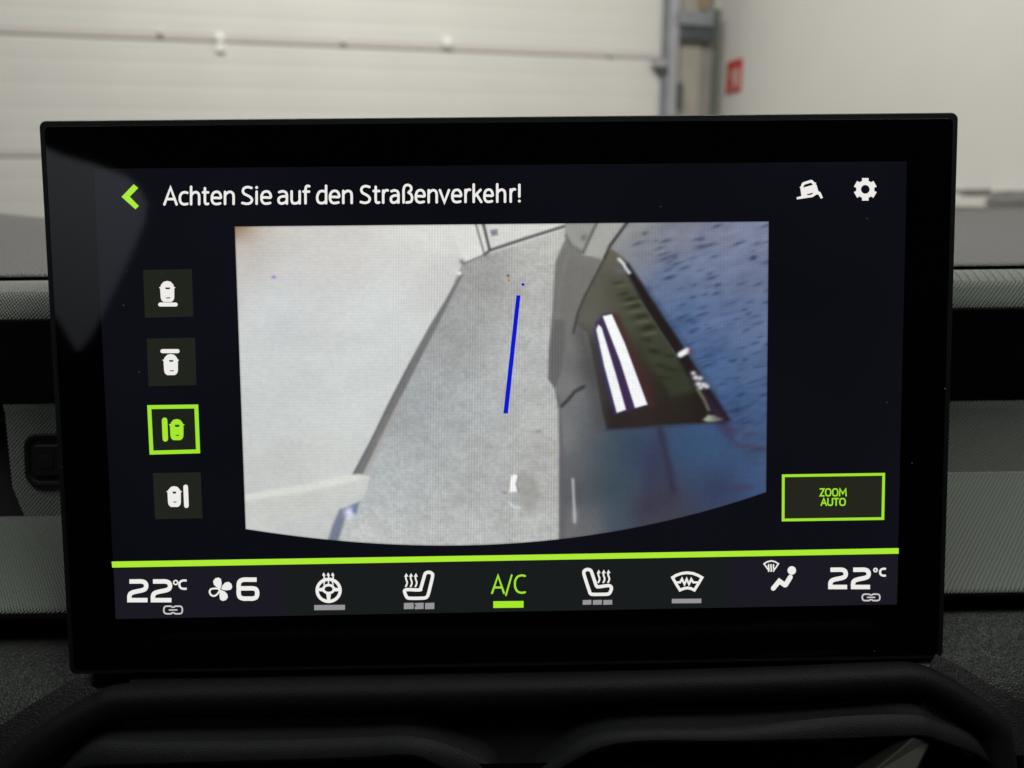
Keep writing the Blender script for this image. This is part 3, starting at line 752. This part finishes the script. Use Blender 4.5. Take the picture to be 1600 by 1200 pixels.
# heated steering wheel
s = Flat(Z2).crop(*CM); c = (295, 208)
s.stroke([(c[0]+72*cos(2*pi*i/32), c[1]+69*sin(2*pi*i/32)) for i in range(32)], 5.0, closed=True)
s.stroke([(c[0]+33*cos(2*pi*i/20), 200+25*sin(2*pi*i/20)) for i in range(20)], 3.8, closed=True)
s.poly([(262, 190), (225, 196), (225, 212), (266, 215)]); s.poly([(328, 190), (366, 196), (366, 212), (324, 215)]); s.poly([(280, 226), (310, 226), (304, 274), (286, 274)])
arrows(s, (265, 293, 321), 96, 140, 2.2, 15, 3); s.stroke([(270, 152), (266, 172)], 1.8); s.stroke([(294, 150), (294, 168)], 1.8); s.stroke([(318, 152), (323, 172)], 1.8)
hw = s.build('heated_wheel_icon', M['white'], disp, 'heated steering wheel symbol'); bars(CM, [(205, 397)], 300, 332, hw, M['greybar'])
# heated seats
s = Flat(Z2).crop(*CM)
s.stroke([(893, 118), (902, 100), (922, 95), (940, 103), (944, 120), (928, 190), (915, 238), (900, 254), (870, 257), (800, 257), (782, 248), (770, 220), (772, 207), (792, 203), (862, 205), (872, 190)], 5.2, closed=True, smooth=True)
arrows(s, (780, 810, 840), 100, 187, 2.6, 17, 5)
hs = s.build('heated_seat_icon', M['white'], disp, 'heated seat symbol left of A/C'); bars(CM, [(765, 826), (833, 888), (897, 955)], 287, 326, hs, M['greybar'])
s = Flat(Z2).crop(*CR)
s.stroke([(412, 200), (422, 176), (448, 168), (474, 178), (486, 205), (508, 270), (525, 316), (550, 322), (625, 312), (650, 318), (658, 340), (642, 378), (620, 388), (560, 390), (495, 390), (470, 382), (458, 350), (430, 265)], 5.2, closed=True, smooth=True)
arrows(s, (545, 590, 632), 170, 288, 2.7, 24, 7)
hs = s.build('heated_seat_icon', M['white'], disp, 'heated seat symbol right of A/C'); bars(CR, [(402, 479), (493, 573), (585, 665)], 441, 483, hs, M['greybar'])
# A/C
s = Flat(Z2)
glyph(s, 'A', 767.3, 789, 927.6, 30, 3.2); s.stroke([(790.5, 929.5), (799.5, 898.3)], 2.7); glyph(s, 'C', 803, 821.8, 927.2, 30, 3.2)
ac = s.build('air_conditioning_text', M['limeframe'], disp, 'lime green letters A/C'); bars(CM, [(1323, 1512)], 276, 318, ac, M['lime'])
# heated windscreen
s = Flat(Z2).crop(*CR)
s.stroke([(1203, 240), (1235, 220), (1285, 203), (1335, 197), (1385, 203), (1430, 220), (1466, 240), (1432, 298), (1398, 352), (1368, 338), (1335, 332), (1302, 338), (1270, 352), (1236, 298)], 4.4, closed=True)
s.stroke([(1238, 283), (1270, 283), (1288, 252), (1310, 300), (1329, 252), (1350, 300), (1370, 254), (1388, 283), (1424, 283)], 3.3)
wi = s.build('heated_windscreen_icon', M['white'], disp, 'heated windscreen symbol'); bars(CR, [(1197, 1460)], 430, 470, wi, M['greybar'])
# air distribution
s = Flat(Z2).crop(*CF)
s.ell(472, 252, 41); s.stroke([(458, 316), (412, 390)], 7.6); s.stroke([(405, 392), (352, 354), (294, 424)], 7.4, cap=True)
ad_ = s.build('air_direction_icon', M['white'], disp, 'seated figure air direction symbol')
s = Flat(Z2).crop(*CF)
s.stroke([(242, 240), (205, 188), (238, 168), (275, 160), (312, 168), (344, 188), (308, 240)], 2.2)
arrows(s, (250, 273, 297), 186, 264, 2.2, 13, 4); s.build('windscreen_symbol', M['white'], ad_)

# ================================================================== CAMERA PICTURE ON THE SCREEN
NU, NV = 560, 336
TLc, TRc, BLc, BRc = np.array([367., 354.]), np.array([1201., 346.]), np.array([384., 826.]), np.array([1197., 769.])
bx = np.array([384, 430, 500, 600, 735, 860, 960, 1080, 1197.]); by = np.array([826, 834, 842.5, 849, 851.5, 845, 830, 804, 769.])
cf = np.polyfit(bx, by, 4)
U, V = np.meshgrid(np.linspace(0, 1, NU), np.linspace(0, 1, NV))
top = TLc[None, None, :]*(1-U[..., None])+TRc[None, None, :]*U[..., None]
botx = BLc[0]*(1-U)+BRc[0]*U; boty = np.polyval(cf, botx)
GX = top[..., 0]*(1-V)+botx*V; GY = top[..., 1]*(1-V)+boty*V
rng = np.random.default_rng(5)
def pnoise(scx, scy, seed, ang=0):
    """smooth value noise over the picture"""
    r_ = np.random.default_rng(seed); T_ = r_.random((96, 96))
    ca, sa = cos(ang), sin(ang)
    x = (GX*ca+GY*sa)/scx+300.; y = (-GX*sa+GY*ca)/scy+300.
    xi = np.floor(x).astype(int); yi = np.floor(y).astype(int); fx = x-xi; fy = y-yi
    fx = fx*fx*(3-2*fx); fy = fy*fy*(3-2*fy); g_ = lambda a, b: T_[a % 96, b % 96]
    return g_(xi, yi)*(1-fx)*(1-fy)+g_(xi+1, yi)*fx*(1-fy)+g_(xi, yi+1)*(1-fx)*fy+g_(xi+1, yi+1)*fx*fy
def sdf(poly):
    p = np.array(poly, float); d = np.full(GX.shape, 1e9); ins = np.zeros(GX.shape, bool)
    n = len(p)
    for i in range(n):
        a, b = p[i], p[(i+1) % n]; e = b-a
        wx, wy = GX-a[0], GY-a[1]; t_ = np.clip((wx*e[0]+wy*e[1])/max(1e-9, e@e), 0, 1)
        d = np.minimum(d, (wx-e[0]*t_)**2+(wy-e[1]*t_)**2)
        c1 = (a[1] <= GY) != (b[1] <= GY)
        with np.errstate(divide='ignore', invalid='ignore'): xs = a[0]+(GY-a[1])*e[0]/(e[1] if e[1] else 1e-9)
        ins ^= c1 & (GX < xs)
    d = np.sqrt(d); return np.where(ins, -d, d)
def sdl(pts):
    p = np.array(pts, float); d = np.full(GX.shape, 1e9)
    for i in range(len(p)-1):
        a, b = p[i], p[i+1]; e = b-a; wx, wy = GX-a[0], GY-a[1]
        t_ = np.clip((wx*e[0]+wy*e[1])/max(1e-9, e@e), 0, 1); d = np.minimum(d, (wx-e[0]*t_)**2+(wy-e[1]*t_)**2)
    return np.sqrt(d)
def sm(d, soft): t_ = np.clip(.5-d/(2*soft), 0, 1); return t_*t_*(3-2*t_)
IMG = np.zeros(GX.shape+(3,))
def paint(mask, col, op=1.0):
    global IMG
    c_ = np.array(col, float) if not isinstance(col, np.ndarray) or col.ndim == 1 else col
    IMG = IMG*(1-mask[..., None]*op)+c_*(mask[..., None]*op)
def poly(pts, col, soft=2.0, op=1.0): paint(sm(sdf(pts), soft), col, op)
def line(pts, w, col, soft=1.5, op=1.0): paint(sm(sdl(pts)-w/2, soft), col, op)
def blob(x, y, rx, ry, col, op=1.0, ang=0):
    dx, dy = GX-x, GY-y; u = (dx*cos(ang)+dy*sin(ang))/rx; v_ = (-dx*sin(ang)+dy*cos(ang))/ry
    paint(np.exp(-(u*u+v_*v_)), col, op)
def grad(samples, p=3.4):
    num = np.zeros(GX.shape+(3,)); den = np.zeros(GX.shape)
    for x, y, c_ in samples:
        w = 1/((GX-x)**2+(GY-y)**2+700)**(p/2); num += w[..., None]*np.array(c_, float); den += w
    return num/den[..., None]
# white wall
IMG[:] = grad([(380, 400, (200, 194, 187)), (520, 370, (212, 206, 200)), (680, 370, (220, 217, 211)), (430, 480, (207, 207, 205)), (600, 500, (212, 213, 210)), (690, 430, (208, 205, 200)), (420, 620, (204, 206, 203)), (560, 640, (209, 211, 208)), (430, 740, (200, 200, 195)), (520, 720, (206, 206, 200)), (400, 815, (203, 201, 200)), (480, 820, (200, 199, 196))])
paint(np.exp(-(((GX-366)/26)**2+((GY-352)/22)**2)), (128, 84, 58), .85); paint(np.exp(-(((GX-375)/60)**2+((GY-360)/40)**2)), (190, 170, 150), .35)
# floor
floor = [(722, 412), (757, 399), (890, 356), (910, 356), (910, 860), (500, 860), (512, 842), (530, 795), (562, 782), (577, 746), (566, 738), (620, 630), (690, 486)]
poly(floor, grad([(740, 430, (160, 158, 154)), (860, 380, (190, 187, 180)), (850, 450, (181, 179, 174)), (700, 520, (160, 160, 158)), (820, 560, (184, 184, 181)), (640, 640, (166, 168, 168)), (760, 640, (176, 177, 175)), (850, 650, (184, 183, 178)), (600, 740, (180, 182, 181)), (740, 740, (176, 177, 174)), (850, 740, (176, 174, 169)), (560, 830, (193, 193, 190)), (700, 830, (186, 186, 183)), (840, 825, (187, 186, 182))]), 2.0)
fm = sm(sdf(floor), 3.0)
IMG *= (1+fm*(.10*(pnoise(4, 3.4, 31)-.5)+.05*(pnoise(24, 14, 32)-.5)))[..., None]
# dark base strip along the wall
poly([(722, 424), (700, 462), (672, 508), (640, 566), (608, 628), (580, 686), (549, 744), (567, 742), (598, 680), (626, 622), (656, 562), (686, 504), (708, 460), (724, 428)], (118, 117, 116), 2.2)
line([(552, 743), (581, 688), (609, 630), (641, 568)], 2, (88, 88, 90), 2.0, .6)
line([(570, 742), (600, 680), (628, 624)], 7, (172, 163, 158), 3, .7)
# door and frame at the top
poly([(700, 340), (742, 340), (757, 398), (724, 411)], (224, 221, 215), 2.2)
poly([(757, 340), (900, 340), (884, 353), (764, 390)], (217, 214, 206), 2)
line([(742, 345), (757, 397)], 3.5, (140, 136, 132), 2.0); line([(748, 345), (760, 395)], 4, (222, 220, 214), 1.5); line([(754, 345), (765, 390)], 4.2, (92, 88, 88), 2.0)
line([(757, 398), (766, 391), (820, 373), (884, 353)], 4.2, (84, 80, 82), 2.4); line([(724, 412), (757, 398)], 2.2, (120, 118, 114), 2.0)
poly([(766, 360), (777, 358), (778, 367), (768, 369)], (128, 130, 140), 2.5); blob(718, 427, 4, 3, (245, 245, 238), 1); blob(722, 409, 4, 4, (95, 95, 95), .7)
# ledge at lower left
poly([(380, 772), (470, 757), (540, 742), (562, 740), (578, 746), (572, 770), (561, 784), (530, 795), (470, 810), (380, 838)], (203, 202, 196), 2.5)
poly([(380, 773), (470, 758), (545, 741), (576, 746), (545, 753), (470, 770), (383, 783)], (219, 218, 208), 3.5)
poly([(531, 796), (562, 784), (556, 800), (541, 806), (527, 850), (511, 850), (520, 820)], (120, 124, 142), 3.5); blob(546, 801, 8, 9, (222, 224, 240), 1); blob(555, 797, 4, 6, (100, 124, 165), .8)
# floor marks
for k in range(46):
    x = rng.uniform(600, 870); y = rng.uniform(650, 840); blob(x, y, rng.uniform(5, 22), rng.uniform(2, 7), (150, 148, 143) if rng.random() < .6 else (192, 190, 184), rng.uniform(.1, .35), rng.uniform(-.5, .5))
line([(822, 528), (832, 523), (842, 522)], 2, (205, 202, 195), 1.8, .8); line([(868, 690), (866, 706), (858, 710)], 3, (170, 155, 130), 2.5, .6); blob(842, 674, 6, 4, (140, 134, 126), .6)
poly([(808, 744), (834, 740), (846, 775), (830, 800), (812, 790)], (150, 148, 142), 7, .6)
# car flank
body = [(884, 338), (1210, 338), (1210, 870), (874, 870), (874, 640), (868, 606), (857, 592), (858, 545), (864, 480), (868, 410), (884, 372)]
poly(body, grad([(900, 365, (150, 149, 144)), (930, 380, (155, 153, 146)), (880, 420, (126, 123, 118)), (905, 450, (124, 121, 116)), (872, 500, (116, 114, 112)), (890, 540, (118, 116, 112)), (890, 600, (126, 124, 121)), (920, 580, (84, 83, 84)), (885, 680, (132, 130, 127)), (918, 680, (92, 92, 94)), (900, 740, (104, 102, 102)), (888, 830, (112, 109, 109)), (920, 820, (108, 105, 107)), (925, 750, (76, 80, 84)),
    (950, 700, (66, 80, 90)), (955, 760, (56, 74, 86)), (965, 820, (66, 78, 90)), (985, 700, (54, 70, 92)), (1010, 720, (54, 62, 86)), (1010, 800, (64, 60, 74)), (1045, 790, (62, 62, 74)), (1070, 690, (56, 80, 110)), (1110, 700, (58, 84, 118)), (1120, 760, (54, 62, 90)), (1180, 740, (62, 84, 120)), (1170, 690, (60, 78, 110)),
    (990, 355, (152, 150, 146)), (1010, 385, (128, 130, 140)), (1060, 365, (126, 128, 142)), (1130, 360, (122, 126, 148)), (1190, 370, (124, 130, 156)), (1190, 430, (112, 122, 152)), (1100, 420, (110, 122, 152)), (1040, 440, (98, 112, 144)), (1070, 500, (74, 100, 142)), (1120, 500, (92, 110, 150)), (1190, 500, (98, 114, 150)), (1110, 560, (70, 96, 140)), (1180, 590, (84, 106, 142)), (1150, 620, (62, 90, 134)), (1185, 660, (66, 92, 134)), (1150, 665, (60, 78, 114))]), 2.4)
wheel = [(884, 372), (896, 384), (915, 397), (936, 404), (944, 410), (928, 440), (902, 492), (886, 540), (876, 590), (866, 606), (857, 592), (858, 545), (864, 480), (868, 410)]
poly(wheel, (116, 113, 108), 3, .75)
poly([(866, 500), (884, 500), (882, 545), (874, 592), (866, 604), (858, 592), (859, 545)], (98, 96, 97), 4, .75)
line([(886, 400), (874, 450), (872, 495)], 5, (128, 126, 120), 4, .5)
poly([(884, 340), (938, 340), (912, 396), (894, 386), (883, 366)], (152, 151, 145), 2.5); poly([(938, 340), (982, 340), (950, 388), (940, 404), (908, 398)], (168, 166, 158), 2.5)
line([(884, 368), (893, 384), (910, 394)], 4, (104, 102, 100), 3, .8); line([(934, 345), (922, 370), (911, 395)], 4, (96, 94, 92), 2.5); line([(981, 346), (953, 384), (945, 404)], 4.2, (52, 54, 56), 2.2)
blob(912, 371, 5, 5, (100, 100, 98), .7)
# dark mirror and its base
mir = [(953, 388), (974, 402), (1000, 440), (1030, 487), (1060, 530), (1100, 600), (1136, 654), (1120, 660), (1040, 664), (990, 669), (948, 671), (940, 640), (930, 580), (918, 520), (897, 505), (916, 458), (938, 418)]
poly(mir, grad([(955, 400, (104, 99, 86)), (930, 450, (98, 95, 84)), (915, 500, (100, 98, 90)), (960, 450, (80, 78, 65)), (990, 480, (76, 76, 62)), (925, 550, (60, 57, 53)), (1030, 560, (54, 58, 44)), (1050, 600, (38, 46, 31)), (1000, 600, (62, 40, 38)), (960, 650, (44, 36, 36)), (1040, 645, (44, 36, 34)), (1100, 640, (38, 30, 30)), (945, 620, (60, 52, 56))]), 3.0)
line([(949, 395), (932, 428), (914, 462), (903, 488), (896, 520)], 3.2, (62, 62, 58), 2.2)
poly([(956, 440), (982, 440), (1040, 520), (1078, 580), (1086, 610), (1050, 620), (1010, 560), (980, 500)], (72, 74, 58), 7, .45)
for x, y, rx, ry, o_ in ((975, 459, 10, 3, .6), (985, 467, 12, 3.4, .7), (992, 478, 13, 3.6, .7), (1003, 494, 14, 4, .7), (1012, 512, 14, 4.5, .85), (1010, 531, 8, 3.4, .6), (1022, 549, 10, 3.6, .85), (1032, 571, 8, 3.4, .7), (1046, 556, 9, 3.4, .6), (1050, 577, 12, 3.4, .6), (964, 442, 8, 2.6, .45), (1038, 590, 10, 3, .5)):
    blob(x, y, rx, ry, (36, 42, 30), o_, -.2 if y < 520 else .15)
for x, y in ((970, 447), (984, 474), (992, 487), (1003, 503), (1016, 521)): blob(x, y, 13, 2.4, (112, 112, 88), .45, -.15)
poly([(966, 404), (982, 412), (1008, 450), (1038, 496), (1073, 550), (1108, 604), (1141, 656), (1132, 663), (1112, 660), (1086, 608), (1060, 562), (1038, 528), (1010, 484), (988, 442)], (34, 27, 31), 4.5, .95)
line([(1012, 450), (1046, 500), (1080, 552), (1120, 618)], 6, (46, 66, 98), 6, .45)
line([(1000, 470), (1034, 522), (1058, 558)], 2, (110, 112, 90), 2, .6)
# reflective stripes
line([(908, 520), (926, 590), (938, 660)], 18, (70, 66, 66), 16, .55)
poly([(930, 505), (942, 491), (958, 489), (982, 545), (1014, 632), (990, 640), (962, 648), (945, 590)], (62, 44, 84), 3.5, .85)
line([(963, 495), (990, 555), (1018, 632)], 9, (74, 42, 40), 6, .75); line([(929, 515), (944, 585), (962, 645)], 4, (62, 52, 104), 3, .7)
poly([(941.5, 494), (956, 491), (976, 536), (1011.5, 632), (992, 637.5), (969, 565)], (247, 246, 243), 1.3); poly([(931.5, 515), (935, 507), (940, 512), (962, 584), (978, 640), (963.5, 645), (944, 572)], (247, 246, 243), 1.3)
# highlights
for pts in ([(967, 405), (974, 412), (978, 420), (983, 426)],): line(pts, 5, (226, 226, 228), 2.5)
blob(969, 424, 8, 5, (98, 100, 110), .8); line([(1063, 554), (1073, 548)], 9, (238, 240, 242), 2.6); blob(1079, 549, 5, 4, (104, 44, 60), .7)
for x, y, r_ in ((1083, 583, 4), (1087, 590, 5), (1094, 591, 4), (1091, 600, 5), (1099, 601, 5), (1104, 604, 4), (1094, 606, 4)): blob(x, y, r_, r_*.8, (232, 232, 236), .95)
line([(1090, 608), (1100, 624), (1107, 640)], 4.5, (116, 116, 90), 3); poly([(1098, 656), (1106, 648), (1116, 649), (1130, 655), (1120, 659), (1104, 659)], (156, 160, 134), 2.6)
# dark cloth below and right of the mirror
line([(945, 672), (1040, 667), (1136, 659)], 3, (48, 60, 78), 3, .6)
poly([(1024, 668), (1037, 668), (1050, 720), (1062, 780), (1030, 800), (1002, 800), (1006, 740)], (54, 48, 68), 10, .35); line([(1031, 670), (1044, 725), (1052, 765)], 8, (52, 42, 62), 6, .6)
poly([(1100, 612), (1128, 640), (1150, 690), (1140, 690), (1118, 665)], (60, 46, 74), 8, .5)
for x, y in ((1172, 678), (1160, 697), (1182, 700), (1142, 672), (1150, 765), (1165, 760)): blob(x, y, 14, 4, (70, 54, 76), .5, .1)
# woven flecks on the blue cloth
blue = sm(sdf([(975, 345), (1210, 340), (1210, 780), (1150, 690), (1100, 600), (1040, 500), (990, 425)]), 8)
for k in range(260):
    x = rng.uniform(985, 1200); y = rng.uniform(352, 690)
    if x < 990+(y-420)*.62+12 or rng.random() < .25: continue
    dx_, dy_ = rng.uniform(4, 11), rng.uniform(1.2, 2.8); dk = rng.uniform(.25, .75)
    dxx, dyy = GX-x, GY-y; ca, sa = cos(-.3), sin(-.3)
    mk = np.exp(-(((dxx*ca+dyy*sa)/dx_)**2+((-dxx*sa+dyy*ca)/dy_)**2)); paint(mk*blue, (38, 46, 76), dk*.8)
w_ = (pnoise(60, 14, 11, -.3)-.5)*12+(pnoise(14, 5, 12, -.3)-.5)*12
IMG += (w_*blue)[..., None]*np.array([.8, .9, 1.05])
lum = IMG.mean(-1, keepdims=True); bb_ = (blue*.10)[..., None]; IMG = IMG*(1-bb_)+(lum)*bb_
# right hand side dark edge and marks on the flank
poly([(866, 604), (876, 625), (880, 700), (884, 870), (873, 870), (874, 700), (872, 640)], (98, 95, 100), 3.5, .75)
line([(912, 604), (898, 612), (888, 624), (878, 634)], 5, (52, 54, 58), 2.6, .95)
line([(895, 749), (897, 790), (898, 815)], 3.6, (214, 212, 210), 2.2, .85); blob(898, 805, 5, 12, (176, 172, 170), .5); blob(905, 772, 7, 18, (84, 82, 82), .6)
poly([(798, 744), (805, 741), (810, 744), (808, 757), (809, 768), (796, 769), (796, 756)], (252, 250, 248), 2); line([(810, 745), (807, 757), (810, 768)], 2.6, (112, 110, 112), 1.8, .8); line([(797, 746), (795, 765)], 2, (150, 120, 96), 2, .5)
blob(805, 780, 9, 8, (164, 168, 166), .9); line([(796, 785), (803, 792), (812, 793)], 3.2, (214, 217, 214), 2.4, .9); blob(807, 800, 4, 7, (206, 208, 202), .7); blob(789, 770, 4, 2, (120, 116, 112), .6)
# stray pixels
blob(794, 431, 1.8, 2.2, (60, 40, 80), .9); blob(794, 436, 2.6, 2.6, (226, 176, 60), .95); blob(795, 438, 1.3, 1.3, (40, 30, 20), .8); blob(428, 433, 3, 2, (150, 100, 214), .95)
# the camera's own softness
def blur(a, sg_):
    r_ = int(3*sg_+1); k_ = np.exp(-np.arange(-r_, r_+1)**2/(2*sg_*sg_)); k_ /= k_.sum()
    for ax in (0, 1):
        pad = [(0, 0)]*3; pad[ax] = (r_, r_); b_ = np.pad(a, pad, mode='edge'); o_ = np.zeros_like(a)
        for i_, w__ in enumerate(k_): o_ += w__*(b_[i_:i_+a.shape[0]] if ax == 0 else b_[:, i_:i_+a.shape[1]])
        a = o_
    return a
IMG = blur(IMG, .55)
sf = np.clip((GX-850)/60, 0, 1)*(1-sm(sdf([(925, 485), (960, 480), (1020, 640), (960, 652)]), 3)); IMG = IMG*(1-sf[..., None])+blur(IMG, .6)*sf[..., None]
IMG *= np.array([.985, 1.0, 1.012])
# faint sensor mottling and the panel's own pixel grid
IMG *= (1+.05*(pnoise(7, 5, 21)-.5)*.6+.035*(pnoise(2.4, 2.4, 22)-.5)+.03*(pnoise(40, 28, 23)-.5))[..., None]
sA = np.sin(GX*2*pi/4.3+GY*.012)*np.clip((GX-540)/160, 0, 1)*np.clip((905-GX)/40, 0, 1)
sB = .5+.5*np.sin(GX*2*pi/61+.6)
IMG *= (1+.075*sA*sB+.018*np.sin(GX*2*pi/5.1)*np.clip((GX-880)/30, 0, 1)+.014*np.sin(GY*2*pi/4.7+GX*.01))[..., None]
edge = np.minimum(np.minimum(U*834, (1-U)*834), np.minimum(V*470, (1-V)*470))
IMG *= (.72+.28*np.clip(edge/2.0, 0, 1))[..., None]
IMG = np.clip(IMG, 4, 253)/255
LINI = np.where(IMG <= .04045, IMG/12.92, ((IMG+.055)/1.055)**2.4)

Rm = np.array(CAMR); dirs = np.stack([(GX-800)/FPX, (600-GY)/FPX, -np.ones_like(GX)], -1)@Rm.T
cl = np.array(CAMLOC); sn = np.array(SN); tt = -(cl@sn)/(dirs@sn)
W3 = cl+dirs*tt[..., None]
vv = np.stack([W3@np.array(SX), W3@np.array(SY), np.full(GX.shape, Z1)], -1).reshape(-1, 3)
ii = np.arange(NU*NV).reshape(NV, NU)
ff = np.stack([ii[:-1, :-1], ii[1:, :-1], ii[1:, 1:], ii[:-1, 1:]], -1).reshape(-1, 4)
me = bpy.data.meshes.new('camera_picture'); me.from_pydata(vv.tolist(), [], ff.tolist())
at = me.color_attributes.new('picture', 'FLOAT_COLOR', 'POINT')
at.data.foreach_set('color', np.concatenate([LINI.reshape(-1, 3), np.ones((NU*NV, 1))], 1).astype(np.float32).ravel())
mt, N, L, b = new_mat('lit_picture'); b.inputs['Base Color'].default_value = (0, 0, 0, 1); b.inputs['Roughness'].default_value = .042
an = N.new('ShaderNodeAttribute'); an.attribute_name = 'picture'; L.new(an.outputs['Color'], b.inputs['Emission Color']); b.inputs['Emission Strength'].default_value = 1.0
mt.cycles.emission_sampling = 'NONE'
me.materials.append(mt)
pic = bpy.data.objects.new('camera_picture', me); COL.objects.link(pic); pic.parent = disp
pic['label'] = 'side camera view of garage floor, white wall and dark door mirror'
fl = Flat(Z2); fl.poly([(806.8, 461.5), (813.3, 461.5), (793.6, 646), (786.5, 646)]); fl.build('guide_line', M['blue'], pic, 'blue guide line')
fl = Flat(Z2); fl.poly([(814.5, 443), (818, 442.3), (820, 444.5), (817.8, 447.3), (815.2, 446)]); fl.build('guide_mark', M['blue'], pic)

# dust on the glass
for k in range(26):
    fl = Flat(Z4)
    x, y = rng.uniform(90, 1480), rng.uniform(200, 1030)
    if 360 < x < 1205 and 340 < y < 860: continue
    if k < 5: x, y = ((194, 477), (218, 581), (201, 581), (227, 746), (460, 640))[k] if k < 4 else (1032, 323)
    r_ = rng.uniform(.5, 1.2); fl.ell(x, y, r_*1.3, r_, 7); fl.build('dust_speck', M['dust'], disp)

for o in list(bpy.data.objects):
    if '_o' in o: del o['_o']
